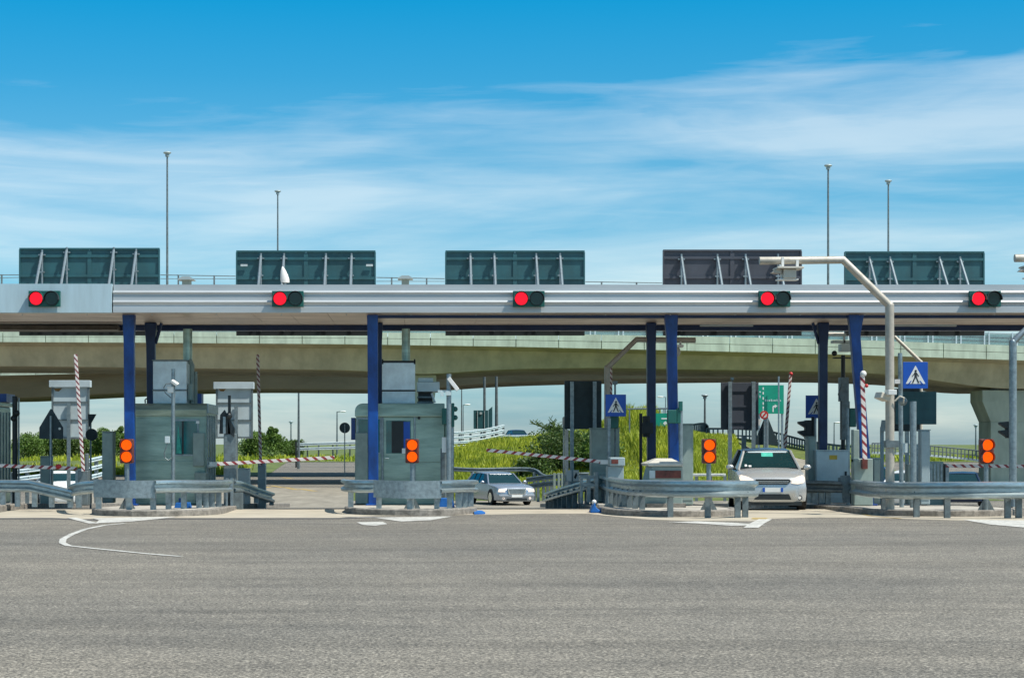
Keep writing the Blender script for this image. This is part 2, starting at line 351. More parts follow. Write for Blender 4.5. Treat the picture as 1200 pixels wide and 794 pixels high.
# ------------------------------------------------------------ islands with kerbs
def island(label, cx, hw, ynose, yback=74, kz=.15, skew=0):
    t = thing('traffic_island', label, 'traffic island', (cx, ynose, 0), 'traffic islands between the toll lanes')
    out = []                                              # plan outline from left back to right back
    K = 14
    for k in range(K+1):
        a = math.pi*k/K; x = cx-hw*math.cos(a); y = ynose+2.6*(1-math.sin(a)**.75)+skew*(x-cx)
        out.append((x, y))
    def shrink(d):
        return [(cx+(x-cx)*(hw-d)/hw, y+d) for x, y in out]
    def wall(pa, pb, za, zb):
        return pa, pb, za, zb
    inn = shrink(.16)
    backs = (58, 64, yback)
    def rows(pl): # extend sides back following the dip
        l = [(pl[0][0], b) for b in reversed(backs)]; r = [(pl[-1][0], b) for b in backs]
        return l+pl+r
    A, B = rows(out), rows(inn); n = len(A)
    g = lambda p: gz(p[1])
    mb = MB()
    mb.add([(p[0], p[1], g(p)-.3) for p in A]+[(p[0], p[1], g(p)+kz-.02) for p in A]+[(p[0]+(q[0]-p[0])*.15, p[1]+(q[1]-p[1])*.15, g(p)+kz) for p, q in zip(A, B)]+[(p[0], p[1], g(p)+kz) for p in B]+[(p[0], p[1], g(p)+kz-.1) for p in B],
           [(j*n+i, j*n+i+1, (j+1)*n+i+1, (j+1)*n+i) for j in range(4) for i in range(n-1)])
    kb = mb.build('kerb', 'kerb', t, smooth=False)
    # inner paving as strips across
    mb = MB(); vs = [(p[0], p[1], g(p)+kz-.012) for p in B]
    half = n//2; fs = []
    for i in range(half): 
        a, b, c, d = i, i+1, n-2-i, n-1-i
        fs.append((a, b, c, d) if b != c else (a, b, d))
    mb.add(vs, fs); mb.build('paving', 'concrete', t)
    return t
island('low kerbed concrete island in front of the left full booth', X(173, 47)+0, 1.62, 46.9)
island('low kerbed concrete island under the middle toll booth', X(481, 47.5), 1.66, 47.6)
island('low kerbed concrete island behind the curved guardrail left of the silver van', 6.15, 1.62, 46.6, skew=-.02)
island('low kerbed concrete island behind the long curved guardrail at the right', 12.6, 1.95, 46.9)
island('low kerbed concrete island cut off by the left edge', -12.1, 1.7, 49.6)

# ------------------------------------------------------------ guardrails
def rail_profile(h, d):
    a = h/2
    return [(0, a), (d*.9, a*.86), (d, a*.66), (d, a*.5), (0, a*.2), (0, -a*.2), (d, -a*.5), (d, -a*.66), (d*.9, -a*.86), (0, -a)]
def sweep(mb, pts, prof, thick=.012):                      # pts (x,y,zcentre); prof (outward offset, dz)
    V = [Vector(p) for p in pts]; n = len(V); P = prof+[(o-thick, z) for o, z in reversed(prof)]; m = len(P); vs = []
    for i, p in enumerate(V):
        d = V[min(i+1, n-1)]-V[max(i-1, 0)]; d.z = 0; d.normalize(); out = Vector((d.y, -d.x, 0))
        vs += [p+out*o+Vector((0, 0, z)) for o, z in P]
    fs = [(i*m+k, (i+1)*m+k, (i+1)*m+(k+1) % m, i*m+(k+1) % m) for i in range(n-1) for k in range(m)]
    fs += [tuple(range(m)), tuple(range((n-1)*m, n*m))[::-1]]
    mb.add(vs, fs)
def smooth_path(pts, k=5):
    out = []; n = len(pts)
    for i in range(n-1):
        p0, p1, p2, p3 = pts[max(i-1, 0)], pts[i], pts[i+1], pts[min(i+2, n-1)]
        for j in range(k):
            t = j/k
            out.append(tuple(.5*((2*b)+(-a+c)*t+(2*a-5*b+4*c-d)*t*t+(-a+3*b-3*c+d)*t**3) for a, b, c, d in zip(p0, p1, p2, p3)))
    return out+[tuple(pts[-1])]
def guardrail(label, segs, posts, group='galvanised crash barriers round the islands', mat='rail', postmat='steel', base=None):
    # segs: list of (kind, [(px, Y, ztop)...]); posts: list of (px, Y, zbase, ztop)
    x0 = X(segs[0][1][0][0], segs[0][1][0][1]); y0 = segs[0][1][0][1]
    t = thing('guardrail', label, 'guardrail', (x0, y0, gz(y0)), group)
    for kind, pts in segs:
        h = {'w': .31, 'flat': .42, 'wide': .40}[kind]
        W = [(X(a, Y), Y, z-h/2) for a, Y, z in pts]; W = smooth_path(W, 6)
        mb = MB()
        if kind == 'flat': sweep(mb, W, [(0, h/2), (.015, h/2), (.015, -h/2), (0, -h/2)], .02)
        else: sweep(mb, W, rail_profile(h, .085))
        mb.build('nose_panel' if kind == 'flat' else 'beam', 'steel' if kind == 'flat' else mat, t, smooth=True)
    for a, Y, zb, zt in posts:
        x = X(a, Y); mb = MB(); pw = .065; mb.add([(x-pw, Y+.03, zb), (x+pw, Y+.03, zb), (x+pw, Y+.14, zb), (x+pw-.012, Y+.14, zb), (x+pw-.012, Y+.042, zb), (x-pw+.012, Y+.042, zb), (x-pw+.012, Y+.14, zb), (x-pw, Y+.14, zb)]+[(x-pw, Y+.03, zt), (x+pw, Y+.03, zt), (x+pw, Y+.14, zt), (x+pw-.012, Y+.14, zt), (x+pw-.012, Y+.042, zt), (x-pw+.012, Y+.042, zt), (x-pw+.012, Y+.14, zt), (x-pw, Y+.14, zt)], [(k, (k+1) % 8, 8+(k+1) % 8, 8+k) for k in range(8)]+[(0, 1, 4, 5), (1, 2, 3, 4), (0, 5, 6, 7), (8, 9, 12, 13), (9, 10, 11, 12), (8, 13, 14, 15)])
        mb.build('post', postmat, t)
    return t
# left edge piece
guardrail('dark guardrail at the left edge running to a lit lowered end',
          [('w', [(-70, 52.6, .80), (-20, 51.6, .79), (36, 51.0, .79)]), ('w', [(36, 51.0, .79), (60, 50.6, .68), (86, 50.3, .56)])],
          [(3, 51.4, .1, .6), (20, 51.2, .1, .6), (40, 51, .1, .6), (60, 50.8, .1, .5), (82, 50.5, .1, .4)])
# island A
guardrail('guardrail with a plain nose panel wrapped round the island of the left full booth',
          [('w', [(84, 51.5, .66), (88, 49.5, .74), (98, 48.4, .80), (114, 47.9, .84)]),
           ('flat', [(110, 47.85, .86), (146, 47.5, .84), (182, 47.6, .84)]),
           ('w', [(181, 47.55, .85), (205, 47.9, .85), (238, 48.8, .82), (262, 50.2, .80), (269, 51.6, .78)]),
           ('w', [(273, 52.2, .76), (284, 53.6, .70), (300, 56, .50), (319, 59.0, .28)])],
          [(92, 49.5, .13, .5), (115, 48.0, .13, .7), (151, 47.7, .13, .6), (179, 47.75, .13, .6), (197, 48.0, .13, .6), (215, 48.4, .13, .6), (233, 48.9, .13, .6), (241, 49.2, .13, .6), (248, 49.6, .13, .6), (256, 50.1, .13, .6), (280, 53.2, .1, .5), (290, 54.5, .08, .45), (300, 56, .05, .35), (312, 58, 0, .15), (318, 59, -.1, .0)])
# island B
guardrail('guardrail with a plain nose panel wrapped round the middle booth island',
          [('w', [(403, 52.0, .80), (405, 50.0, .82), (415, 48.8, .83), (440, 48.3, .84)]),
           ('flat', [(438, 48.2, .84), (476, 47.9, .82), (517, 48.2, .82)]),
           ('w', [(515, 48.2, .83), (535, 48.7, .83), (552, 49.6, .82), (557, 50.6, .80)])],
          [(411, 49.3, .13, .6), (444, 48.5, .13, .6), (480, 48.1, .13, .5), (512, 48.4, .13, .6), (527, 48.7, .13, .6), (538, 49, .13, .6), (545, 49.4, .13, .6), (552, 49.9, .13, .6)])
mb = MB(); mb.box(X(534, 50.5), X(553, 50.5), 50.3, 50.9, .14, .56)
tag(mb.build('cable_box', 'greybox', bevel=.01), 'low grey metal box behind the right end of the middle guardrail', 'utility box')
# island C
guardrail('curved guardrail sweeping down from a high end, left of the silver van',
          [('wide', [(700, 58.0, .88), (708, 54.5, .86), (722, 51.2, .84), (742, 48.6, .84), (775, 46.8, .86), (815, 46.0, .87), (855, 45.9, .87), (885, 46.9, .85)])],
          [(p, y, .0, .6) for p, y in ((703, 56), (708, 54.5), (712, 53.3), (717, 52.3), (722, 51.2), (727, 50.5), (732, 49.7), (738, 49.0), (745, 48.4), (753, 47.8), (786, 46.5), (830, 46.0), (865, 46.1), (874, 46.4))], postmat='darksteel')
guardrail('long guardrail receding and sinking beside the lane of the distant estate car',
          [('w', [(640, 61.5, .22), (655, 59, .41), (670, 57.0, .56), (685, 55.6, .69), (700, 54.6, .78)])],
          [(p, y, gz(y)-.15, z) for p, y, z in ((642, 61.2, .1), (646, 60.5, .15), (651, 59.7, .2), (656, 58.9, .28), (661, 58.2, .32), (667, 57.4, .38), (674, 56.6, .45), (681, 55.9, .5), (688, 55.4, .55), (695, 54.9, .6))], postmat='darksteel')
# island D
guardrail('long curved guardrail running off the right edge below the crossing sign',
          [('wide', [(997, 54.0, .76), (1006, 51.4, .78), (1025, 48.9, .79), (1060, 47.0, .81), (1110, 45.9, .84), (1160, 45.6, .85), (1215, 45.9, .85), (1275, 47.5, .85)])],
          [(p, y, 0, .6) for p, y in ((1037, 48.3), (1075, 46.6), (1111, 46.0), (1182, 45.8), (1195, 45.9), (1230, 46.3))], postmat='darksteel')
guardrail('short dark guardrail between the silver van and the angled posts',
          [('w', [(944, 53.9, .72), (962, 53.7, .72), (988, 53.3, .71)])],
          [(949, 53.95, .1, .5), (955, 53.9, .1, .5), (963, 53.8, .1, .5), (971, 53.7, .1, .5)], mat='darksteel')
t = thing('barrier_end_frame', 'narrow steel frame of upright plates where two guardrails meet beside the pale cabinet', 'guardrail end', (X(992, 53.6), 53.6, .1))
mb = MB()
for i, p in enumerate((986, 989.5, 993, 996)):
    x = X(p, 53.6); mb.prism([(x-.05, .86), (x+.03, .86), (x+.07-i*.02, .14), (x+.02-i*.02, .14)], 53.5+i*.05, 53.53+i*.05)
mb.build('upright_plate', 'steel', t)
mb = MB(); mb.box(X(984, 53.6), X(999, 53.6), 53.62, 53.8, .5, .8); mb.build('bracket', 'steel', t)
t = thing('barrier_end_frame', 'dark upright steel frame at the right corner of the left full booth island', 'guardrail end', (X(270, 52), 52, .1))
mb = MB()
for a, b in ((264.5, 267), (270, 273)): pxbox(mb, a, b, 560, 596, 51.9, 52.1)
mb.build('upright_plate', 'steel', t); mb = MB(); pxbox(mb, 264, 284, 577, 596.3, 52.12, 52.4); mb.build('base_box', 'darksteel', t)
t = thing('barrier_end_frame', 'steel end frame where the receding rail meets the curved rail', 'guardrail end', (X(690, 54.3), 54.3, 0))
mb = MB(); pxbox(mb, 680, 700, 557, 561, 54.40, 54.60); pxbox(mb, 680, 700, 566, 570, 54.40, 54.60); pxbox(mb, 680, 683, 557, 590, 54.45, 54.65); pxbox(mb, 688, 692, 561, 588, 54.45, 54.65); pxbox(mb, 697, 701, 553, 590, 54.30, 54.65)
mb.build('upright_plate', 'steel', t)

# ------------------------------------------------------------ canopy
YF = 52.0
t = can = thing('toll_canopy', 'long flat toll plaza canopy with ribbed metal fascia on blue columns', 'canopy', (0, 55, 0))
xl, xr, xs = X(-160, YF), X(1420, YF), X(132, YF)
ztop, zbot = Z(333, YF), Z(366, YF)
prof = [(.10, ztop), (.10, Z(340, YF)), (.02, Z(340.6, YF)), (.0, Z(342.5, YF)), (.035, Z(344.8, YF)), (.035, Z(351.6, YF)), (.0, Z(352.0, YF)), (-.02, Z(353.8, YF)), (.03, Z(357.6, YF)), (.03, Z(358.6, YF)), (.0, Z(359, YF)), (.0, zbot), (.25, zbot), (.25, ztop)]
MB().prism([(YF+a, z) for a, z in prof], xs+.01, xr, axis='x').build('fascia', 'fascia', t)
mb = MB(); x = xs-.02
while x > xl:
    mb.box(x-2.98, x, YF-.03, YF+.2, zbot-.005, ztop+.01); x -= 2.99
mb.build('end_fascia', 'fascia2', t)
mb = MB()
for i in range(0, 42):
    a = xl+i*1.0
    if a < xr: mb.prism([(YF+.26, ztop-.02), (YF+6.6, ztop-.10), (YF+6.6, zbot+.05), (YF+.26, zbot+.01)], a+.004, min(a+.996, xr), axis='x')
mb.build('roof_deck', 'soffit', t)
mb = MB(); mb.box(X(140, 58.5), xr*1.12, 58.3, 58.66, Z(387.3, 58.4), Z(380, 58.4)); mb.box(X(440, 53), xr, 52.9, 53.05, zbot-.09, zbot-.005) ; mb.build('rear_beam', 'navy', t)
mb = MB(); mb.box(xl*1.12, X(139.5, 58), 57.6, 58.66, Z(388, 58.4), zbot); mb.box(xl*1.12, X(139.5, 56), 56.6, 57.0, Z(378.5, 56.6), zbot-.002); mb.build('edge_beam', 'brown', t)
mb = MB(); mb.box(X(820, 57.2), X(882, 57.2), 57.1, 57.2, zbot-.06, zbot-.004); mb.box(X(1040, 57.2), X(1120, 57.2), 57.1, 57.2, zbot-.06, zbot-.004)
for a in range(-3, 24): mb.tube([(xl+4+a*1.7, 52.6, zbot-.004), (xl+4+a*1.7, 52.6, zbot-.03)], .02)
mb.build('soffit_conduit', 'paleboard', t)
def column(tp, bt, Y, wt, wb, mat='blue', split=False, brace=None):
    zb = .1+gz(Y); zt = Z(381.5, 58.4) if Y > 55 else zbot-.005
    def sect(z, px, wpx):
        x = X(px, Y); h = wpx/2*Y/F; return [(x-h, Y, z), (x+h, Y, z), (x+h, Y+.26, z), (x-h, Y+.26, z)]
    mb = MB(); zs = [zt, zt-(zt-zb)*.13, zt-(zt-zb)*.45, zb]
    fr = [0, .13, .45, 1]; ws = [wt, wb*1.02, wb, wb]
    vs = []
    for z, f, ww in zip(zs, fr, ws): vs += sect(z, tp+(bt-tp)*f, ww)
    fs = [(i*4+k, i*4+(k+1) % 4, i*4+4+(k+1) % 4, i*4+4+k) for i in range(3) for k in range(4)]+[(0, 1, 2, 3), (12, 15, 14, 13)]
    mb.add(vs, fs)
    if split:                                          # forked head
        x = X(tp, Y); mb.add(*[(lambda q: q)(v) for v in ([(x+.16, Y+.02, zt), (x+.27, Y+.02, zt), (x+.27, Y+.22, zt), (x+.16, Y+.22, zt), (x+.02, Y+.02, zt-.62), (x+.14, Y+.02, zt-.72), (x+.14, Y+.22, zt-.72), (x+.02, Y+.22, zt-.62)], [(0, 1, 2, 3), (4, 7, 6, 5), (0, 4, 5, 1), (1, 5, 6, 2), (2, 6, 7, 3), (3, 7, 4, 0)])])
    if brace:
        x = X(tp+brace*wt/2, Y); mb.tube([(x+brace*.14, Y+.1, zt), (x-brace*.03, Y+.1, zt-.6)], .05, 6)
    mb.box(X(bt, Y)-.2, X(bt, Y)+.2, Y-.08, Y+.34, zb-.02, zb+.04)
    mb.build('column', mat, t, smooth=False, bevel=.02)
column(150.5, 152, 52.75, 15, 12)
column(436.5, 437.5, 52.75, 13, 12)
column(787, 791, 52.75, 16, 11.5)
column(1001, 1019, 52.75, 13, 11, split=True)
column(176, 178, 56.9, 14, 10, mat='navy', brace=1)  # rear columns: blue darkened in the colour for the shade under the canopy
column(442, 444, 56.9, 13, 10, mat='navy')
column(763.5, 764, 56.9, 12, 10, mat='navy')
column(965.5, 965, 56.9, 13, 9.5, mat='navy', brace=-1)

# roof railing, vents
def roof_rail(a, b, ya, yb, posts, label):
    Y = 58.0; t = thing('roof_railing', label, 'railing', (X(a, Y), Y, ztop-.1), 'thin safety railings on the canopy roof')
    MB().tube([(X(a, Y), Y, Z(ya, Y)), (X(b, Y), Y, Z(yb, Y))], .012, 6).tube([(X(a, Y), Y, Z(ya+4.5, Y)), (X(b, Y), Y, Z(yb+3, Y))], .008, 6).build('top_rail', 'darksteel', t)
    for p in posts:
        yy = ya+(yb-ya)*(p-a)/(b-a); MB().box(X(p, Y)-.022, X(p, Y)+.022, Y-.02, Y+.02, ztop-.12, Z(yy-.5, Y)).build('post', 'darksteel', t)
roof_rail(-30, 22, 322, 322, (2, -20), 'thin roof railing left of the leftmost signboard')
roof_rail(188, 276, 322, 323.5, (209, 251), 'thin roof railing between the two leftmost signboards')
roof_rail(441, 521, 325, 326.5, (459, 500), 'thin roof railing between the second and third signboards')
roof_rail(686, 776, 330, 331.5, (705, 746), 'low thin roof railing left of the grey signboard')
def vent(px, lab, wpx, top):
    Y = 56.5; x = X(px, Y); t = thing('roof_vent', lab, 'roof vent', (x, Y, ztop-.06))
    hw = wpx/2*Y/F; MB().box(x-hw*.55, x+hw*.55, Y, Y+.4, ztop-.1, Z(top+3.5, Y)).build('vent_body', 'greenbox', t)
    MB().prism([(x-hw*1.1, Z(top+3, Y)), (x-hw*.5, Z(top, Y)), (x+hw*.5, Z(top, Y)), (x+hw*1.1, Z(top+3, Y)), (x+hw*1.1, Z(top+3.8, Y)), (x-hw*1.1, Z(top+3.8, Y))], Y-.1, Y+.5).build('vent_cap', 'greybox', t)
vent(475, 'small capped vent on the canopy roof left of the middle signboard', 16, 323)
vent(218, 'low wide vent cap on the canopy roof right of the first signboard', 17, 324)

# big signboards seen from behind
def board(a, b, top, mat, label, ths):
    Y = 59.2; x0, x1 = X(a, Y), X(b, Y); zt, zb = Z(top, Y), Z(392.3, Y)
    t = thing('gantry_signboard', label, 'signboard', ((x0+x1)/2, Y, zb), 'signboards seen from behind above the canopy')
    mb = MB(); w_ = (x1-x0)/2
    mb.box(x0, x0+w_-.012, Y, Y+.12, zb, zt); mb.box(x0+w_+.012, x1, Y, Y+.12, zb, zt); mb.build('panel', mat, t)
    mb = MB()
    for z in (Z(top+9, Y), Z(top+32, Y), Z(top+60, Y)): mb.box(x0+.02, x1-.02, Y-.045, Y-.003, z-.04, z+.04)
    mb.box(x0+w_-.06, x0+w_+.06, Y-.03, Y-.003, zb+.17, zt-.05)
    MB().box(x0, x1, Y-.06, Y-.004, zb-.02, zb+.16).build('lower_edge', 'dark', t)
    mb.box(x0, x1, Y-.05, Y+.0, zt-.035, zt+.012); mb.box(x0-.012, x0+.03, Y-.05, Y-.001, zb+.17, zt-.036); mb.box(x1-.03, x1+.012, Y-.05, Y-.001, zb+.17, zt-.036)
    mb.build('frame', mat, t)
    for p, topz in ths:
        x = X(p, Y); mb = MB()
        mb.tube([(x, Y-.10, zb+.1), (x, Y-.10, Z(topz, Y))], .032, 8)
        mb.tube([(x, Y-.14, Z(topz+4, Y)), (x*.999, 57.6, ztop-.08)], .042, 8)
        mb.box(x-.10, x+.10, Y-.13, Y-.05, Z(topz+6, Y)-.02, Z(topz+6, Y)+.02); mb.box(x-.07, x+.07, Y-.13, Y-.05, Z(topz+26, Y)-.02, Z(topz+26, Y)+.02)
        mb.build('strut', 'steel', t, smooth=True)
    return t
board(23, 187, 291, 'board', 'dark teal signboard back at the left end with splayed struts', [(50, 293), (79, 290), (134, 290), (160, 292)])
b2 = board(277, 440, 294, 'board', 'dark teal signboard back with a white pointed dish in front', [(306, 297), (333, 297), (382, 297), (412, 297)])
board(522, 685, 294, 'board', 'dark teal signboard back, third from the left, centred over the canopy', [(551, 297), (579, 297), (628, 297), (656, 297)])
board(777, 939, 293, 'board2', 'greyish signboard back partly behind the beige camera arm', [(798, 298), (840, 298), (873, 298), (911, 298)])
board(990, 1153, 295, 'board', 'dark teal signboard back at the right with struts leaning left', [(1018, 301), (1042, 301), (1100, 301), (1124, 301)])
Y = 58.2; t = thing('dish_antenna', 'white pointed leaf-shaped dish standing on the canopy before the second signboard', 'antenna', (X(333, Y), Y, ztop-.1))
mb = MB(); vs = []; lv = [(331, 334.2, 5.0), (327, 333.8, 5.2), (322, 333.0, 4.4), (317, 332.0, 3.0), (313.5, 331.3, 1.4), (312, 331, .3)]; n = 12
for py_, px_, hw_ in lv: vs += [(X(px_+hw_*math.cos(2*math.pi*k/n), Y), Y+.07*math.sin(2*math.pi*k/n)*hw_/5, Z(py_, Y)) for k in range(n)]
mb.add(vs, [(i*n+k, i*n+(k+1) % n, (i+1)*n+(k+1) % n, (i+1)*n+k) for i in range(len(lv)-1) for k in range(n)]+[tuple(range(n)), tuple(range((len(lv)-1)*n, len(lv)*n))[::-1]]); mb.build('dish', 'white', t, smooth=True)
MB().tube([(X(334, Y), Y+.03, ztop-.12), (X(334, Y), Y+.03, Z(326, Y))], .05).build('mount', 'steel', t)
for o_, lx, r_ in ((b2, 286, 58.9),):
    for q in (286, 433): MB().box(X(q-4, 59.13), X(q+4, 59.13), 59.12, 59.15, Z(312, 59.13), Z(309.5, 59.13)).build('label_plate', 'paleboard', o_)

# red / dark lane signals on the fascia
def lane_signal(px, lab, dx=0):
    Y = YF-.06; x = X(px, Y); z = Z(350.3, Y); u = Y/F
    t = thing('lane_signal', lab, 'traffic light', (x, Y, z), 'red lane signals on the canopy fascia')
    MB().box(x-18.5*u, x+18.5*u, Y-.10, Y+.02, z-9.3*u, z+9.3*u).build('backplate', 'teal', t, bevel=.01)
    for k, (o, mat) in enumerate(((-9+dx, 'red'), (9+dx, 'lens'))):
        cx = x+o*u; c = MB().disc(cx, z, 8.2*u, Y-.16, Y-.10).build('lamp', 'dark', t, smooth=True)
        MB().disc(cx, z, 7.4*u, Y-.175, Y-.161).build('lens', mat, c)
        # hood: upper arc
        mb = MB(); n = 14; vs = []
        for i in range(n+1):
            a = R(-10+200*i/n)
            for rr in (8.4*u, 8.9*u):
                for yy in (Y-.10, Y-.30+.05*math.sin(a)): vs.append((cx+rr*math.cos(a), yy, z+rr*math.sin(a)))
        fs = []
        for i in range(n):
            q = i*4; fs += [(q, q+1, q+5, q+4), (q+2, q+6, q+7, q+3), (q+1, q+3, q+7, q+5)]
        mb.add(vs, fs).build('hood', 'dark' if mat == 'lens' else 'teal', c, smooth=True)
    return t
s0 = lane_signal(337.5, 'red lane signal on the ribbed fascia left of the middle booth column')
for px, lab in ((53, 'red lane signal on the plain end fascia at the far left'), (619.5, 'red lane signal at the middle of the ribbed fascia'), (907, 'red lane signal under the beige camera arm'), (1148, 'rightmost red lane signal on the ribbed fascia')):
    dup(s0, (X(px, YF-.06)+(.12 if px > 1100 else 0), YF-.06 if px > 60 else YF-.1, Z(350.3, YF-.06)), lab)

# flashing orange pairs on posts
def flasher(px, Y, lab):
    x = X(px, Y); u = Y/F; zc = Z(528, Y); t = thing('warning_light', lab, 'warning light', (x, Y, .14), 'orange twin warning lights')
    MB().tube([(x, Y, .12), (x, Y, zc-14*u)], .055, 12).build('post', 'steel', t, smooth=True)
    mb = MB()
    for s in (-1, 1): mb.prism([(x+s*.06, .14), (x+s*.20, .14), (x+s*.06, .40)], Y-.008, Y+.008)
    mb.build('foot_bracket', 'darksteel', t)
    MB().box(x-8*u, x+8*u, Y-.10, Y+.08, zc-14.5*u, zc+14*u).build('housing', 'darkred', t, bevel=.03)
    for s in (-1, 1):
        c = MB().disc(x, zc+s*6.9*u, 6.1*u, Y-.14, Y-.10).build('lamp', 'orange', t)
        mb = MB(); n = 16; vs = []; rr0 = 6.9*u
        for i in range(n+1):
            a = R(-30+240*i/n)
            for rr in (rr0, rr0*1.07):
                for yy in (Y-.10, Y-.24): vs.append((x+rr*math.cos(a), yy, zc+s*6.9*u+rr*math.sin(a)))
        fs = []
        for i in range(n): q = i*4; fs += [(q, q+1, q+5, q+4), (q+2, q+6, q+7, q+3), (q+1, q+3, q+7, q+5)]
        mb.add(vs, fs).build('hood', 'darkred', c, smooth=True)
    return t
f0 = flasher(149, 48.3, 'orange twin warning light before the leftmost blue column')
for px, Y, lab in ((483, 48.6, 'orange twin warning light before the middle booth door'), (830.5, 47.6, 'orange twin warning light left of the silver van'), (1155.5, 47.2, 'orange twin warning light at the right edge by the concrete pier')):
    dup(f0, (X(px, Y), Y, .14), lab)

# ------------------------------------------------------------ toll booths
def seam_panels(mb, x0, x1, zs, Y, gap=.012, proud=.02):
    for a, b in zip(zs, zs[1:]): mb.box(x0, x1, Y-proud, Y, a+gap, b-gap)
YB = 54.0
def PX(p): return X(p, YB)
def PZ(p): return Z(p, YB)
# left full booth
t = thing('toll_booth', 'stainless steel toll booth with a dark window beside an intercom mast, left of centre', 'toll booth', (PX(198), YB, .1), 'stainless steel toll booths')
MB().box(PX(157), PX(242), YB, YB+2.55, .05, PZ(475)).build('body', 'stainless', t, bevel=.05)
mb = MB(); seam_panels(mb, PX(158), PX(201), [PZ(577), PZ(539.5), PZ(489.5)], YB); seam_panels(mb, PX(202), PX(240), [PZ(577), PZ(539.5)], YB); mb.build('wall_panel', 'stainless', t, bevel=.006)
mb = MB(); mb.prism([(YB-.10, PZ(487)), (YB-.14, PZ(480)), (YB-.06, PZ(474.5)), (YB+.02, PZ(472.5)), (YB+2.6, PZ(472.5)), (YB+2.6, PZ(480)), (YB, PZ(487))], PX(152), PX(242.8), axis='x'); mb.build('roof', 'stainless', t, bevel=.01)
MB().box(PX(242.9), PX(244.6), YB-.05, YB+2.6, PZ(484), PZ(473.5)).build('roof_trim', 'steel', t)
fr = MB().box(PX(203.5), PX(233), YB-.05, YB-.002, PZ(534), PZ(491)).build('window', 'steel', t)
MB().box(PX(205.5), PX(231.5), YB-.056, YB-.051, PZ(532), PZ(493)).build('glass', 'glass', fr)
MB().box(PX(213.5), PX(215.5), YB-.064, YB-.057, PZ(532), PZ(493)).build('mullion', 'dark', fr)
MB().prism([(PX(207), PZ(531)), (PX(213), PZ(531)), (PX(209), PZ(497))], YB-.062, YB-.057).build('hanging_cloth', 'green_cloth', fr)
MB().box(PX(230), PX(234), YB-.062, YB-.0575, PZ(496), PZ(493)).build('notice', 'white', fr)
MB().box(PX(227), PX(240), YB-.20, YB-.058, PZ(546), PZ(507)).build('service_cabinet', 'greenbox', t, bevel=.02)
mb = MB()
for k in range(5): mb.box(PX(242)+.002, PX(242)+.03, YB+.12+k*.48, YB+.20+k*.48, .3, PZ(486))
mb.box(PX(242)+.002, PX(242)+.05, YB+.05, YB+2.5, PZ(548), PZ(544)); mb.build('side_rib', 'steel', t)
mb = MB()
for k in range(4): mb.box(PX(242)+.003, PX(242)+.012, YB+.22+k*.48, YB+.58+k*.48, PZ(535), PZ(489))
mb.build('side_window', 'glass', t)
mb = MB(); mb.box(PX(229), PX(243), YB-.25, YB+.1, .16, PZ(553)); mb.build('coin_machine', 'greenbox', t, bevel=.02)
# AC and ducts
t = thing('air_conditioner', 'pale two-tier air conditioner box with round duct on the left full booth', 'air conditioner', (PX(198), YB+.3, PZ(472)), 'air conditioners on the booth roofs')
mb = MB(); mb.box(PX(177.5), PX(217), YB+.3, YB+1.5, PZ(456.3), PZ(422)); mb.box(PX(177.5), PX(217), YB+.3, YB+1.5, PZ(472.4), PZ(457)); mb.build('casing', 'ac', t, bevel=.02)
MB().box(PX(176.8), PX(218), YB+.27, YB+.34, PZ(457.4), PZ(455.8)).build('trim', 'darksteel', t); MB().box(PX(176.5), PX(218.5), YB+.25, YB+1.5, PZ(422), PZ(420.8)).build('lid', 'darksteel', t)
MB().tube([(PX(215.5), YB+.9, PZ(424)), (PX(215.5), YB+.9, PZ(383)-.0)], .125, 16).build('duct', 'stainless', t, smooth=True)
mb = MB(); mb.tube([(PX(221), YB+.8, PZ(472)), (PX(221), YB+.8, PZ(426)), (PX(218), YB+.8, PZ(420))], .07, 8); mb.tube([(PX(225), YB+.9, PZ(472)), (PX(225), YB+.9, PZ(434))], .05, 8); mb.box(PX(218), PX(223), YB+.5, YB+.8, PZ(468), PZ(449)); mb.build('pipe', 'greenbox', t, smooth=True)
MB().box(PX(226.5), PX(232), YB+.9, YB+1.4, PZ(472.4), PZ(460)).build('blue_motor', 'blue', t)
MB().tube([(PX(168.5), YB+.3, PZ(472)), (PX(168.2), YB+.3, PZ(468)), (PX(169.7), YB+.3, PZ(466.5)), (PX(171.2), YB+.3, PZ(468)), (PX(171), YB+.3, PZ(472))], .02, 6).build('lifting_eye', 'dark', t)
# middle booth
t = thing('toll_booth', 'stainless steel toll booth with door and teal windows behind the second blue column', 'toll booth', (PX(471), YB, .1), 'stainless steel toll booths')
MB().box(PX(417), PX(521), YB, YB+2.5, .05, PZ(480)).build('body', 'stainless', t, bevel=.05)
mb = MB(); rr = 9*YB/F
pl = [(PX(416), PZ(488)), (PX(521), PZ(488)), (PX(521), PZ(472.5)), (PX(416)+rr, PZ(472.5))]+[(PX(416)+rr-rr*math.sin(R(a)), PZ(472.5)-rr+rr*math.cos(R(a))) for a in (22, 45, 67, 90)]
mb.prism(pl, YB-.13, YB+2.55).build('roof', 'stainless', t, bevel=.02)
for a_, b_, c_, d_ in ((416, 447, 577, 531.5), (487, 519.5, 541, 489), (487, 519.5, 577, 541.7)): MB().box(PX(a_), PX(b_), YB-.03, YB-.001, PZ(c_), PZ(d_)).build('wall_panel', 'stainless', t, bevel=.006)
w1 = MB().box(PX(418), PX(447), YB-.04, YB-.001, PZ(531.4), PZ(489)).build('window', 'steel', t)
MB().box(PX(420), PX(445), YB-.047, YB-.041, PZ(530), PZ(491)).build('glass', 'glass', w1)
MB().box(PX(416.5), PX(431), YB-.16, YB-.048, PZ(590), PZ(507)).build('service_cabinet', 'greenbox', t, bevel=.02)
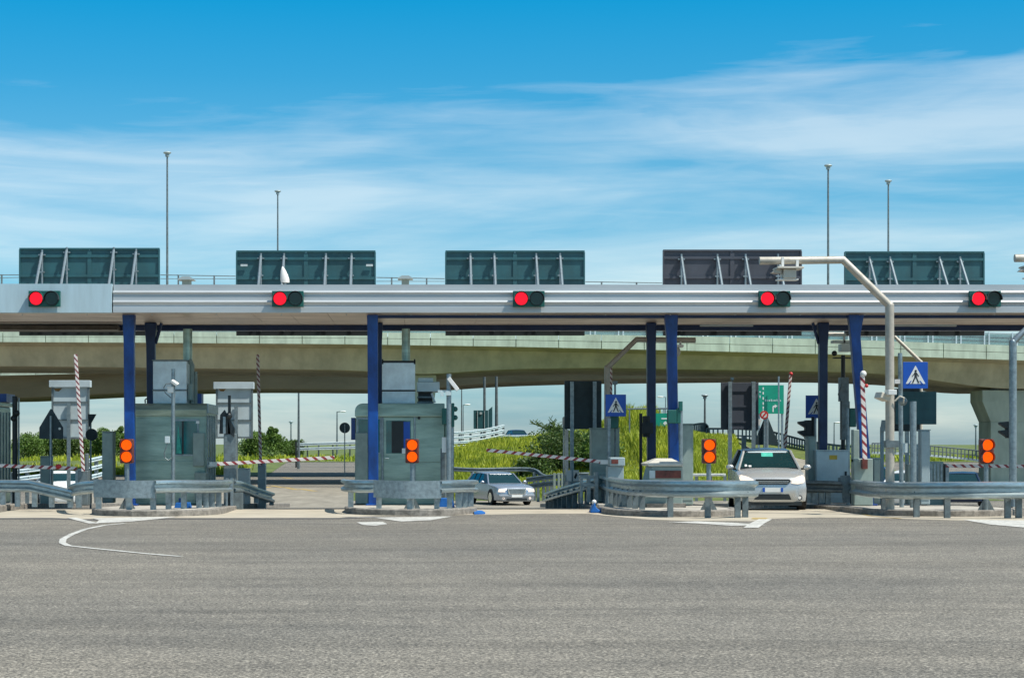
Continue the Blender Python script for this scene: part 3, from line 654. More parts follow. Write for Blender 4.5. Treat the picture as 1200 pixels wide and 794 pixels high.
d = MB().box(PX(449.5), PX(485), YB-.055, YB-.001, PZ(577), PZ(489)).build('door', 'stainless', t, bevel=.008)
dg = MB().box(PX(452.5), PX(481.5), YB-.062, YB-.056, PZ(531), PZ(492.5)).build('door_glass', 'glass', d)
MB().box(PX(459), PX(474), YB-.068, YB-.063, PZ(530.5), PZ(493)).build('dark_opening', 'dark', d)
MB().box(PX(473), PX(480.5), YB-.074, YB-.069, PZ(531), PZ(494)).build('sliding_pane', 'signblue', d)
MB().box(PX(471), PX(476), YB-.08, YB-.075, PZ(531), PZ(525)).build('notice', 'white', d)
MB().box(PX(451.5), PX(456), YB-.10, YB-.056, PZ(537), PZ(536)).build('handle', 'chrome', d)
mb = MB(); mb.box(PX(447.2), PX(449.3), YB-.07, YB-.001, PZ(577), PZ(481)); mb.box(PX(485.2), PX(486.9), YB-.07, YB-.001, PZ(577), PZ(481)); mb.build('door_frame', 'steel', t)
MB().disc(PX(491), PZ(489.5), .04, YB-.10, YB-.031).build('camera_eye', 'dark', t)
MB().box(PX(521.1), PX(525), YB+.05, YB+2.5, .1, PZ(478)).build('corner_post', 'stainless', t, bevel=.04)
mb = MB(); mb.box(PX(411), PX(415.9), YB+.3, YB+.9, PZ(515), PZ(489)); mb.build('side_unit', 'blue', t)
t = thing('air_conditioner', 'pale two-tier air conditioner box with a dark top frame on the middle booth', 'air conditioner', (PX(467), YB+.3, PZ(472)), 'air conditioners on the booth roofs')
mb = MB(); mb.box(PX(447.5), PX(486.5), YB+.3, YB+1.5, PZ(456.6), PZ(424)); mb.box(PX(447.5), PX(486.5), YB+.3, YB+1.5, PZ(472.4), PZ(457.5)); mb.build('casing', 'ac', t, bevel=.02)
mb = MB(); mb.box(PX(447), PX(487), YB+.28, YB+.35, PZ(458), PZ(456.6)); mb.box(PX(447.5), PX(487), YB+.28, YB+1.4, PZ(423.5), PZ(421.8)); mb.box(PX(447.3), PX(449), YB+.28, YB+.4, PZ(426), PZ(420)); mb.box(PX(485), PX(486.8), YB+.28, YB+.4, PZ(426), PZ(420)); mb.build('trim', 'dark', t)
MB().tube([(PX(475.5), YB+.8, PZ(424)), (PX(475.5), YB+.8, PZ(383))], .115, 16).build('duct', 'stainless', t, smooth=True)
t = thing('air_conditioner', 'small beige air handler with dark louvres beside the tall box on the middle booth', 'air conditioner', (PX(501), YB+.6, PZ(472)), 'air conditioners on the booth roofs')
mb = MB(); mb.box(PX(488.5), PX(515.5), YB+.6, YB+1.6, PZ(458), PZ(446.5)); mb.box(PX(490), PX(508), YB+.7, YB+1.5, PZ(446.4), PZ(441.5)); mb.build('casing', 'cabwhite', t, bevel=.015)
mb = MB()
for a, b in ((472.3, 469.5), (465.5, 463.5)): mb.box(PX(489), PX(508), YB+.62, YB+1.5, PZ(a), PZ(b))
mb.build('louvre', 'darksteel', t); MB().box(PX(490), PX(507), YB+.8, YB+1.4, PZ(472.3), PZ(458.2)).build('fan_box', 'dark', t)
MB().tube([(PX(506), YB+.55, PZ(460)), (PX(510), YB+.5, PZ(471))], .03, 6).build('pipe', 'white', t)
# booth cut off by the left edge
t = thing('toll_booth', 'sliver of a ribbed stainless toll booth at the left edge with a blue roof box', 'toll booth', (-12.3, 55.5, .1), 'stainless steel toll booths')
xr0 = X(12, 58); MB().box(xr0-1.9, xr0, 55.6, 58.1, 0, Z(475, 55.6)).build('body', 'stainless', t, bevel=.05)
mb = MB()
for k in range(6): mb.box(xr0+.002, xr0+.03, 55.75+k*.42, 55.83+k*.42, .3, Z(482, 56))
mb.build('side_rib', 'steel', t)
mb = MB(); mb.box(xr0-1.95, xr0+.06, 55.5, 58.2, Z(475, 55.6), Z(470, 55.6)); mb.build('roof', 'stainless', t, bevel=.02)
MB().box(X(-12, 57), X(11, 57), 56.6, 57.8, Z(471, 57)+.0, Z(461.5, 57)).build('roof_box', 'blue', t)

# ------------------------------------------------------------ masts, cameras, gantry arms
def camera_head(mb, x, Y, z, s=1): 
    mb.box(x-.16*s, x+.02*s, Y-.3, Y-.02, z-.05*s, z+.05*s); mb.box(x-.03, x+.03, Y-.1, Y, z-.16*s, z)
Y = 52.6; x = X(203, Y); t = thing('camera_mast', 'slim steel mast with white camera and hanging intercom before the left full booth', 'camera mast', (x, Y, .1))
MB().tube([(x, Y, .1), (x, Y, Z(432, Y))], .05, 12).build('mast', 'steel', t, smooth=True)
MB().box(X(197, Y), X(204, Y), Y-.16, Y-.05, Z(460, Y), Z(453, Y)).build('camera_box', 'white', t, bevel=.01)
c_ = MB().box(-.10, .10, -.16, .05, -.035, .035).build('camera', 'white', t, bevel=.01, origin=(0, 0, 0)); c_.location = (X(206, Y)-x, -.1, Z(448, Y)-.1); c_.rotation_euler = (R(12), R(35), 0)
mb = MB(); mb.tube([(x-.05, Y-.05, Z(466, Y)), (X(194, Y), Y-.1, Z(460, Y)), (X(192.5, Y), Y-.1, Z(454, Y)), (X(195, Y), Y-.1, Z(450, Y)), (x-.05, Y-.05, Z(449, Y))], .014, 6)
mb.tube([(X(197, Y), Y-.15, Z(519, Y)), (X(193.5, Y), Y-.15, Z(530, Y)), (X(194, Y), Y-.15, Z(536, Y)), (X(198, Y), Y-.15, Z(539, Y)), (X(202, Y), Y-.1, Z(536, Y)), (X(202.5, Y), Y-.08, Z(525, Y))], .016, 6); mb.build('cable', 'darksteel', t)
MB().box(X(194, Y), X(199.5, Y), Y-.18, Y-.06, Z(519, Y), Z(511, Y)).build('intercom', 'paleboard', t, bevel=.01)
Y = 51.8; x = X(526, Y); t = thing('camera_mast', 'thick steel mast with white cameras at the right side of the middle booth', 'camera mast', (x, Y, .1))
MB().tube([(x, Y, .1), (x, Y, Z(438, Y))], .065, 12).build('mast', 'steel', t, smooth=True)
c_ = MB().box(-.2, .2, -.06, .06, -.05, .05).build('camera', 'white', t, bevel=.01, origin=(0, 0, 0)); c_.location = (X(531, Y)-x, -.1, Z(450, Y)-.1); c_.rotation_euler = (0, R(52), 0)
mb = MB(); mb.box(X(513, Y), X(525, Y), Y-.08, Y, Z(459.5, Y), Z(457, Y)); mb.box(X(516, Y), X(520, Y), Y-.1, Y, Z(464, Y), Z(459, Y)); mb.box(X(522, Y), X(528.5, Y), Y-.12, Y-.06, Z(463, Y), Z(458, Y)); mb.build('bracket', 'cabwhite', t)
mb = MB(); mb.box(X(518, Y), X(523, Y), Y+.05, Y+.25, Z(530, Y), Z(512, Y)); mb.build('junction_box', 'white', t)
mb = MB(); mb.tube([(X(521.5, Y), Y+.3, .1), (X(521.5, Y), Y+.3, Z(525, Y))], .12, 10); mb.build('conduit', 'darksteel', t)
Y = 53.4; t = thing('traffic_signal', 'dark green signal housing seen edge-on right of the middle booth', 'traffic light', (X(530, Y), Y, .1))
MB().box(X(518, Y), X(523.5, Y), Y, Y+.25, Z(497, Y), Z(478, Y)).box(X(529, Y), X(532.5, Y), Y, Y+.25, Z(500, Y), Z(472, Y)).build('housing', 'teal', t, bevel=.02)
for q in (479, 489): MB().sphere((X(533.5, Y), Y+.1, Z(q, Y)), .07).build('visor', 'teal', t, smooth=True)
MB().tube([(X(530, Y), Y+.15, .05), (X(530, Y), Y+.15, Z(497, Y))], .05).build('post', 'steel', t)

def gantry(lab, Y, base, elbow, top, tip, r, zb=.12, mat='beige', unit=None, scale=1.):
    x = X(base[0], Y); t = thing('camera_gantry', lab, 'camera gantry', (x, Y, zb), 'bent poles carrying lane cameras')
    P = [(x, Y, zb), (X(elbow[0], Y), Y, Z(elbow[1], Y)), (X(top[0], Y), Y, Z(top[1], Y)), (X(tip[0], Y), Y, Z(tip[1], Y))]
    MB().tube(P[:2], r, 12).build('mast', mat, t, smooth=True)
    MB().tube([P[1], P[2], P[3]], r*.92, 12).sphere(P[1], r*1.02).build('arm', mat, t, smooth=True)
    if unit:
        ux, uy, s = unit; cx = X(ux, Y); cz = Z(uy, Y); k = Y/F*s
        c = MB().box(cx-6*k, cx+9*k, Y-.25, Y+.2, cz-9*k, cz+2*k).build('camera_unit', 'cream', t, bevel=.02)
        MB().box(cx-14*k, cx+17*k, Y-.35, Y+.3, cz+2.2*k, cz+4.5*k).build('sun_shield', 'cream', c, bevel=.01)
        MB().prism([(cx-19*k, cz-2*k), (cx-12*k, cz+3*k), (cx-7*k, cz+1*k), (cx-8*k, cz-3*k)], Y-.2, Y+.1).build('side_camera', 'beige', c)
        MB().box(cx-7*k, cx-4*k, Y-.1, Y+.0, cz-11*k, cz+16*k).box(cx+10*k, cx+13*k, Y-.12, Y-.02, cz+5*k, cz+13*k).box(cx-12*k, cx+12*k, Y-.2, Y+.15, cz-10.6*k, cz-9.2*k).build('clamp', 'white', c)
    return t
Y = 48.0; g1 = gantry('tall beige bent pole whose arm reaches left over the fascia with a camera unit', Y, (1043, 560), (1042.5, 358), (988, 304.5), (890, 305.5), .105, unit=(922, 318, 1.0))
MB().box(X(1038, Y)-.02, X(1051, Y)+.02, Y-.14, Y+.12, Z(524, Y), Z(516, Y)).build('pole_clamp', 'darksteel', g1)
c_ = MB().box(-.10, .10, -.3, .1, -.06, .06).build('camera', 'white', g1, bevel=.01, origin=(0, 0, 0)); c_.location = (X(1040, Y)-X(1043, Y), -.22, Z(460, Y)-.12)
c2 = MB().box(-.14, .12, -.2, .1, -.08, .08).build('camera', 'cream', g1, bevel=.02, origin=(0, 0, 0)); c2.location = (X(1032, Y)-X(1043, Y), -.1, Z(465, Y)-.12); c2.rotation_euler = (0, R(20), R(20))
MB().tube([(X(1047, Y), Y-.12, Z(470, Y)), (X(1053, Y), Y-.15, Z(464, Y)), (X(1058, Y), Y-.1, Z(466, Y)), (X(1059, Y), Y, Z(472, Y))], .02, 6).build('cable', 'cream', g1)
Y = 57.0
gantry('beige bent pole behind the crossing sign with its arm passing the third pair of columns', Y, (711.5, 560), (711.5, 431), (746, 397.5), (815, 398.5), .085, zb=0)
t = thing('hanging_camera', 'small cream camera hanging from the far beige arm right of the third blue column', 'camera', (X(795, Y), Y, Z(415, Y)))
MB().box(X(787, Y), X(800, Y), Y-.2, Y+.1, Z(407, Y), Z(404, Y)).box(X(796, Y), X(798, Y), Y-.1, Y, Z(404, Y), Z(400, Y)).build('bracket', 'white', t)
MB().sphere((X(793.5, Y), Y, Z(412, Y)), .13, (.75, .8, 1.15)).build('camera_body', 'cream', t, smooth=True)
Y = 50.6; gantry('beige bent pole at the right edge with its arm leaving the picture', Y, (1187, 590), (1187, 401), (1202, 386), (1290, 386), .095, mat='steel')
Y = 60.5; gantry('thin cream diagonal arm descending behind the tall beige pole', Y, (1079, 560), (1079, 424), (1046, 392), (960, 391), .06, zb=-.1, mat='cream')
Y = 46.3; gantry('tip of a near camera arm entering at the right edge of the sky', Y, (1400, 590), (1400, 360), (1340, 302), (1189, 302.5), .10, unit=(1212, 316, 1.0))

# equipment mast at x=988
Y = 57.6; x = X(988, Y); t = thing('equipment_mast', 'dark slender mast with clustered cameras between the two right columns', 'camera mast', (x, Y, 0))
MB().tube([(x, Y, 0), (x, Y, Z(416, Y))], .06, 10).build('mast', 'dark', t, smooth=True)
mb = MB(); mb.box(X(984, Y), X(994, Y), Y-.1, Y+.2, Z(470, Y), Z(442, Y)); mb.box(X(986, Y), X(995, Y), Y-.1, Y+.2, Z(515, Y), Z(470, Y)); mb.tube([(X(986, Y), Y-.1, Z(450, Y)), (X(982, Y), Y-.1, Z(462, Y)), (X(985, Y), Y-.1, Z(470, Y))], .03, 6); mb.build('equipment', 'darksteel', t)
mb = MB(); mb.prism([(X(976, Y), 0), (X(1000, Y), 0), (X(992, Y), Z(525, Y)), (X(984, Y), Z(525, Y))], Y-.1, Y+.1); mb.build('base', 'dark', t)
mb = MB(); mb.box(X(975, Y), X(997, Y), Y-.2, Y+.2, Z(402, Y), Z(399, Y)); mb.box(X(984, Y), X(996, Y), Y-.25, Y+.2, Z(412, Y), Z(403, Y)); mb.box(X(976, Y), X(990, Y), Y-.2, Y+.2, Z(393.5, Y), Z(391, Y)); mb.box(X(987, Y), X(989, Y), Y-.2, Y-.1, Z(412, Y), Z(393, Y)); mb.build('camera_cluster', 'cabwhite', t)
mb = MB(); mb.sphere((X(977, Y), Y-.1, Z(414, Y)), .08); mb.box(X(976, Y), X(998, Y), Y-.05, Y+.05, Z(420, Y), Z(418.5, Y)); mb.build('lamp', 'dark', t)

# ------------------------------------------------------------ barrier gates
def arm(parent, px0, py0, px1, py1, Y, th=.09, mat='stripe', Y1=None):
    a = Vector((X(px0, Y), Y, Z(py0, Y))); Y1 = Y1 or Y; b = Vector((X(px1, Y1), Y1, Z(py1, Y1)))
    ln = (b-a).length; ob = MB().box(0, ln, -.03, .03, -th/2, th/2).build('arm', mat, parent, bevel=.008, origin=(0, 0, 0))
    d = (b-a).normalized(); ob.location = a-Vector(parent['_o'])
    ob.rotation_euler = (0, -math.asin(d.z), math.atan2(d.y, d.x)); return ob
BG = 'red and white striped lane barriers'
Y = 53.5; t = thing('barrier_gate', 'horizontal striped barrier arm at the left edge above the dark guardrail', 'barrier', (X(92, Y), Y, .1), BG)
MB().box(X(88, Y), X(105, Y), Y, Y+.4, .1, Z(549, Y)).build('cabinet', 'steel', t, bevel=.02); arm(t, 90, 548.5, -60, 543, Y-.06)
MB().sphere((X(69.5, Y), Y-.12, Z(546, Y)), .06, (1.4, .5, 1)).build('lamp', 'redpaint', t, smooth=True)
Y = 52.3; t = thing('barrier_gate', 'raised striped barrier arm at the left before the triangle sign', 'barrier', (X(98, Y), Y, .1), BG)
MB().box(X(91, Y), X(103, Y), Y, Y+.4, .1, Z(551, Y)).box(X(99, Y), X(103, Y), Y+.02, Y+.2, Z(551, Y), Z(531, Y)).build('cabinet', 'darksteel', t, bevel=.02); arm(t, 97.5, 552, 88.5, 415, Y-.06, .085, 'stripe2')
Y = 58.5; t = thing('barrier_gate', 'raised striped barrier arm standing right of the left pale board', 'barrier', (X(306, Y), Y, 0), BG)
MB().box(X(302, Y), X(311, Y), Y, Y+.4, -.2, Z(538, Y)).build('cabinet', 'greybox', t, bevel=.02); arm(t, 305.5, 545, 302, 415, Y-.06, .085, 'stripe2')
Y = 52.7; t = thing('barrier_gate', 'lowered striped barrier arm reaching right from the left full booth', 'barrier', (X(270, Y), Y, .1), BG)
MB().box(X(262, Y), X(277, Y), Y, Y+.5, .1, Z(508, Y)).build('cabinet', 'darksteel', t, bevel=.02); arm(t, 254, 543.5, 392, 535.8, Y-.08)
MB().box(X(246, Y), X(255, Y), Y-.12, Y-.02, Z(546, Y), Z(541, Y)).build('counterweight', 'steel', t)
mb = MB(); mb.prism([(X(257, Y), Z(508, Y)), (X(258, Y), Z(486, Y)), (X(263, Y), Z(480, Y)), (X(267, Y), Z(487, Y)), (X(270, Y), Z(508, Y))], Y-.02, Y+.15); mb.box(X(267.2, Y), X(270.2, Y), Y-.02, Y+.1, Z(508, Y), Z(463, Y)); mb.prism([(X(270.3, Y), Z(508, Y)), (X(270.3, Y), Z(492, Y)), (X(275, Y), Z(502, Y)), (X(274.5, Y), Z(512, Y))], Y-.05, Y+.15); mb.sphere((X(268.5, Y), Y-.05, Z(487, Y)), .09); mb.build('signal_cluster', 'dark', t)
MB().box(X(261.5, Y), X(264.5, Y), Y-.05, Y-.025, Z(508, Y), Z(488, Y)).build('pole_stub', 'steel', t)
Y = 53.4; t = thing('barrier_gate', 'lowered striped barrier arm over the lane of the distant estate car', 'barrier', (X(725, Y), Y, .1), BG)
MB().box(X(716, Y), X(727, Y), Y, Y+.4, .1, Z(538, Y)).build('cabinet', 'greybox', t, bevel=.02); arm(t, 716, 541.8, 570, 527, Y-.08)
MB().box(X(703, Y), X(718, Y), Y-.14, Y-.115, Z(543.5, Y), Z(538.5, Y)).build('arm_sleeve', 'white', t)
Y = 59.5; t = thing('barrier_gate', 'raised slanting striped barrier arm behind the silver van', 'barrier', (X(919, Y), Y, -.1), BG)
MB().box(X(914, Y), X(924, Y), Y, Y+.4, -.3, Z(548, Y)).build('cabinet', 'greybox', t, bevel=.02); arm(t, 918, 545, 926.5, 438, Y-.06, .085, 'stripe2')
MB().sphere((X(926.5, Y), Y-.05, Z(438, Y)), .06).build('tip_lamp', 'redpaint', t, smooth=True)
Y = 52.3; t = thing('barrier_gate', 'raised striped barrier arm with a white ball tip beside the forked blue column', 'barrier', (X(1012, Y), Y, .1), BG)
MB().box(X(1001, Y), X(1023, Y), Y, Y+.40, .1, Z(537, Y)).box(X(1001, Y), X(1008, Y), Y+.1, Y+.4, Z(542, Y), Z(503, Y)).build('cabinet', 'greenbox', t, bevel=.02)
arm(t, 1013.5, 541, 1010.5, 440, Y-.12, .115); MB().sphere((X(1010.5, Y), Y-.12, Z(438, Y)), .085).build('tip_ball', 'white', t, smooth=True); MB().sphere((X(1014, Y), Y-.15, Z(452, Y)), .05).build('tip_lamp', 'redpaint', t)
MB().box(X(1009, Y), X(1015, Y), Y-.19, Y-.002, Z(549, Y), Z(538, Y)).build('pivot', 'darkred', t)
Y = 54.5; t = thing('barrier_gate', 'horizontal striped barrier arm at the right edge behind the orange light', 'barrier', (X(1108, Y), Y, 0), BG)
MB().box(X(1085, Y), X(1106, Y), Y, Y+.5, 0, Z(540.5, Y)).build('cabinet', 'greenbox', t, bevel=.02)
mb = MB()
for k in range(5): mb.box(X(1086+k*4, Y), X(1088.3+k*4, Y), Y-.02, Y-.002, .5, Z(543, Y))
mb.build('vent_slat', 'steel', t); arm(t, 1108, 545.5, 1290, 546.5, Y-.08); MB().box(X(1107, Y), X(1111, Y), Y-.1, Y+.2, 0, Z(543, Y)).build('pivot_post', 'steel', t)
MB().sphere((X(1186, Y), Y-.16, Z(543, Y)), .06, (1.5, .5, 1)).build('lamp', 'redpaint', t, smooth=True)
Y = 58.6; t = thing('barrier_gate', 'raised striped barrier arm seen above the blue crossing sign in the centre', 'barrier', (X(716, Y), Y, 0), BG)
MB().box(X(713, Y), X(722, Y), Y, Y+.4, -.2, Z(545, Y)).build('cabinet', 'greybox', t, bevel=.02); arm(t, 717, 548, 715.5, 424, Y-.06, .085, 'stripe2')

# ------------------------------------------------------------ cabinets, machines
def cabinet(lab, a, b, top, Y, mat, d=.5, bot=.1, name='cabinet', cat='cabinet', door=True, bev=.02):
    t = thing(name, lab, cat, (X((a+b)/2, Y), Y, bot)); MB().box(X(a, Y), X(b, Y), Y, Y+d, bot, Z(top, Y)).build('casing', mat, t, bevel=bev)
    if door and b-a > 6: MB().box(X(a+1, Y), X(b-1, Y), Y-.015, Y-.001, bot+.12, Z(top+1.5, Y)).build('door', mat, t, bevel=.004)
    MB().box(X(a, Y)-.015, X(b, Y)+.015, Y-.02, Y+d+.02, Z(top, Y)+.001, Z(top, Y)+.025).build('lid', mat, t)
    return t
cabinet('tall green-grey metal post cabinet between the raised barrier and the left column', 119.5, 132.5, 506, 54.5, 'greenbox')
cabinet('green-grey cabinet under the triangle sign at the left', 47, 59, 535, 56.5, 'greenbox', bot=-.05)
cabinet('tall grey cabinet just right of the third blue column', 797.5, 812.5, 497, 52.9, 'greenbox')
cabinet('wide grey-green cabinet under the centre crossing sign', 693, 726, 502, 55.5, 'greenbox', d=.6)
cc = cabinet('pale grey control cabinet with a yellow sticker right of the silver van', 956.5, 994.5, 528, 54.6, 'cabwhite', d=.6)
MB().box(X(972, 54.57), X(981, 54.57), 54.57, 54.583, Z(538, 54.57), Z(533, 54.57)).build('warning_sticker', 'yellow', cc); MB().box(X(990, 54.57), X(992.2, 54.57), 54.56, 54.583, Z(561, 54.57), Z(552, 54.57)).build('handle', 'dark', cc)
cabinet('narrow grey pillar cabinet at the left side of the pale control cabinet', 947.5, 955.8, 512, 54.9, 'greenbox')
cabinet('tall narrow grey post cabinet right of the crossing signpost', 1079, 1090, 504, 53.2, 'greybox', d=.3)
cabinet('white utility box behind the sinking guardrail beside the left lane', 277, 292, 549.5, 57.5, 'white', bot=-.1)
for a_, b_, lab in ((664, 669.8, 'small plain white board standing at the centre rail, left of the pair'), (672, 678.5, 'small white board with a dark stain at the centre rail, right of the pair')):
    t = thing('marker_board', lab, 'marker board', (X(a_, 57.4), 57.4, -.1)); MB().box(X(a_, 57.4), X(b_, 57.4), 57.4, 57.44, Z(563.5, 57.4), Z(550.5, 57.4)).build('board', 'white', t, bevel=.004)
    MB().box(X((a_+b_)/2, 57.4)-.02, X((a_+b_)/2, 57.4)+.02, 57.445, 57.49, -.2, Z(551, 57.4)).build('stake', 'steel', t)
    if a_ > 670: MB().prism([(X(672.5, 57.4), Z(559, 57.4)), (X(675, 57.4), Z(553, 57.4)), (X(676.5, 57.4), Z(556, 57.4)), (X(674.5, 57.4), Z(561, 57.4))], 57.38, 57.398).build('stain', 'dark', t)
for p, tp, lab in ((1027.5, 537, 'low green bollard cabinet left of the beige pole base'), (1068, 545, 'low grey cabinet right of the crossing signpost base')):
    cabinet(lab, p-4, p+4, tp, 53.6, 'greenbox', d=.3)
for p, w_, tp, Y, lab, mt in ((1034, 3.6, 492, 57, 'thin grey post with a slanted box left of the tall beige pole', 'greybox'), (872, 5, 502, 57.5, 'thin pale post with dark lantern behind the van windscreen', 'darksteel')):
    t = thing('equipment_post', lab, 'post', (X(p, Y), Y, 0)); MB().box(X(p-w_/2, Y), X(p+w_/2, Y), Y, Y+.1, -.05, Z(tp+8, Y)).build('post', mt, t)
    if p > 1000: MB().prism([(X(p-3, Y), Z(tp+13, Y)), (X(p-1, Y), Z(tp, Y)), (X(p+4, Y), Z(tp, Y)), (X(p+4, Y), Z(tp+13, Y))], Y-.1, Y-.002).build('slanted_box', mt, t)
# attenuator-like machine
Y = 49.5; t = thing('payment_machine', 'squat grey machine with chamfered roof and dark red window behind the curved guardrail', 'payment machine', (X(778, Y), Y, .12))
MB().prism([(X(751, Y), .12), (X(800, Y), .12), (X(800, Y), Z(546, Y)), (X(764, Y), Z(546, Y))], Y, Y+1.3).build('body', 'greenbox', t, bevel=.03)
vs = [(X(760, Y), Y-.04, Z(546, Y)), (X(800.5, Y), Y-.04, Z(546, Y)), (X(800.5, Y), Y+1.35, Z(546, Y)), (X(760, Y), Y+1.35, Z(546, Y)), (X(758, Y), Y-.04, Z(543, Y)), (X(800.5, Y), Y-.04, Z(543, Y)), (X(800.5, Y), Y+1.35, Z(543, Y)), (X(758, Y), Y+1.35, Z(543, Y)), (X(772, Y), Y+.45, Z(537, Y)), (X(790, Y), Y+.45, Z(537, Y)), (X(790, Y), Y+.9, Z(537, Y)), (X(772, Y), Y+.9, Z(537, Y))]
MB().add(vs, [(0, 3, 2, 1), (0, 1, 5, 4), (1, 2, 6, 5), (2, 3, 7, 6), (3, 0, 4, 7), (4, 5, 9, 8), (5, 6, 10, 9), (6, 7, 11, 10), (7, 4, 8, 11), (8, 9, 10, 11)]).build('roof', 'cream', t, bevel=.01)
MB().box(X(768, Y), X(798, Y), Y-.02, Y-.001, Z(560, Y), Z(551, Y)).build('red_window', 'darkred', t); MB().box(X(761, Y), X(767.5, Y), Y-.03, Y-.001, Z(560, Y), Z(551, Y)).build('display', 'paleboard', t)
MB().box(X(757, Y), X(803, Y), Y-.15, Y+1.4, .10, .24).build('plinth', 'kerb', t)
Y = 52.6; t = thing('lane_camera', 'box-shaped lane camera with a dark window at the foot of the lowered central arm', 'camera', (X(728, Y), Y, .1))
MB().box(X(712, Y), X(731, Y), Y, Y+.5, .1, Z(546, Y)).build('pedestal', 'greybox', t, bevel=.02)
MB().box(X(714, Y), X(732, Y), Y-.1, Y+.4, Z(546, Y)+.003, Z(535.5, Y)).build('housing', 'greybox', t, bevel=.03)
MB().box(X(716, Y), X(724, Y), Y-.12, Y-.101, Z(543, Y), Z(538, Y)).build('window', 'darkred', t)
Y = 55.0; t = thing('lane_terminal', 'pair of slim grey upright terminals left of the central crossing signpost', 'terminal', (X(655, 64), 64, -.2))
for p in (650, 655, 659): MB().box(X(p-1.2, 64), X(p+1.2, 64), 64, 64.2, -.5, Z(554, 64)).build('upright', 'greenbox', t)

# blue items
Y = 49.0; t = thing('blue_crate', 'blue plastic crate on the left island behind the guardrail', 'crate', (X(213, Y), Y, .14)); MB().prism([(X(204, Y), .14), (X(223, Y), .14), (X(221, Y), .27), (X(206, Y), .27)], Y, Y+.4).build('tray', 'bluebox', t, bevel=.01); MB().box(X(209, Y), X(217, Y), Y+.05, Y+.3, .272, .38).build('lid', 'navy', t)
Y = 49.6; t = thing('blue_crate', 'blue plastic crate behind the post of the middle island', 'crate', (X(521, Y), Y, .14)); MB().prism([(X(514, Y), .14), (X(533, Y), .14), (X(530, Y), .36), (X(517, Y), .36)], Y, Y+.4).build('tray', 'bluebox', t, bevel=.01)
t = thing('blue_kerb_reflector', 'bright blue painted kerb end at the right tip of the middle island', 'kerb marker', (X(563, 49), 49, 0)); MB().prism([(X(555, 49), 48.3), (X(568, 49), 48.6), (X(566, 49), 50.0), (X(556, 49), 50.1)], .008, .05, axis='z').build('marker', 'bluebox', t)
Y = 49.6; t = thing('blue_bag', 'crumpled blue bag lying beside the kerb below the curved guardrail', 'bag', (X(698, Y), Y, 0)); MB().prism([(X(691, Y), .01), (X(706, Y), .01), (X(703, Y), .05), (X(698, Y), .14), (X(696, Y), .26), (X(693, Y), .12)], Y-.2, Y+.3).build('bag_body', 'bluebox', t, bevel=.02); MB().sphere((X(696, Y), Y-.05, .27), .06).build('knot', 'white', t)
t = thing('kerb_block', 'loose concrete block beside the blue bag', 'concrete block', (X(711, 50), 50, 0)); MB().box(X(702, 50), X(720, 50), 50.2, 50.7, .0, .2).build('block', 'concrete', t, bevel=.02)

# ------------------------------------------------------------ road signs
def crossing_sign(lab, a, b, top, Y, postx, mat='signblue', zb=.1, pr=.05, ptop=None):
    u = (b-a)/29*Y/F; cx = X((a+b)/2, Y); cz = Z(top, Y)-15.5*u; t = thing('crossing_sign', lab, 'road sign', (X(postx, Y), Y, zb), 'blue pedestrian crossing signs')
    p = MB().box(cx-14.5*u, cx+14.5*u, Y-.03, Y, cz-15.5*u, cz+15.5*u).build('plate', mat, t, bevel=.006)
    wm = 'white' if mat == 'signblue' else 'paleboard'
    MB().prism([(cx-11.5*u, cz-10*u), (cx+11.5*u, cz-10*u), (cx, cz+11.5*u)], Y-.036, Y-.031).build('white_triangle', wm, p)
    mb = MB(); y0, y1 = Y-.042, Y-.037
    mb.disc(cx+.2*u, cz+5*u, 1.35*u, y0, y1, 12)
    mb.prism([(cx-1.3*u, cz+3.4*u), (cx+1.5*u, cz+3.4*u), (cx+1.4*u, cz-2.2*u), (cx-1.2*u, cz-2.2*u)], y0, y1)
    mb.prism([(cx-1.2*u, cz-2*u), (cx+.3*u, cz-2*u), (cx-2.6*u, cz-9*u), (cx-4.3*u, cz-9*u)], y0-.001, y1-.001)
    mb.prism([(cx+.0*u, cz-2*u), (cx+1.4*u, cz-2*u), (cx+4.4*u, cz-9*u), (cx+2.7*u, cz-9*u)], y0, y1)
    mb.prism([(cx-1.2*u, cz+3*u), (cx-1.0*u, cz+1.6*u), (cx-3.6*u, cz-2*u), (cx-4.2*u, cz-1.2*u)], y0, y1)
    mb.prism([(cx+1.3*u, cz+3*u), (cx+1.2*u, cz+1.6*u), (cx+3.4*u, cz-1.8*u), (cx+4.0*u, cz-1.0*u)], y0, y1)
    mb.build('walking_figure', 'dark', p)
    mb = MB()
    for s in (-1, 1): mb.prism([(cx+s*7*u, cz-10.2*u), (cx+s*9*u, cz-10.2*u), (cx+s*5.6*u, cz-6.5*u), (cx+s*4.6*u, cz-6.5*u)], y0, y1)
    mb.build('crossing_bar', 'signblue', p)
    MB().tube([(X(postx, Y), Y+.08, zb), (X(postx, Y), Y+.08, ptop or cz+4*u)], pr, 10).build('post', 'steel', t, smooth=True)
    return t
crossing_sign('bright blue pedestrian crossing sign beside the tall beige pole', 1058, 1087, 424, 49.3, 1071, pr=.08, ptop=Z(470, 49.3))
crossing_sign('blue pedestrian crossing sign in the centre above the wide cabinet', 709.5, 733.5, 462, 54.2, 714, pr=.05, ptop=Z(490, 54.2))
crossing_sign('blue pedestrian crossing sign half hidden by a dark column near the van', 944, 969, 463, 58.3, 955.5, pr=.05, zb=-.1)
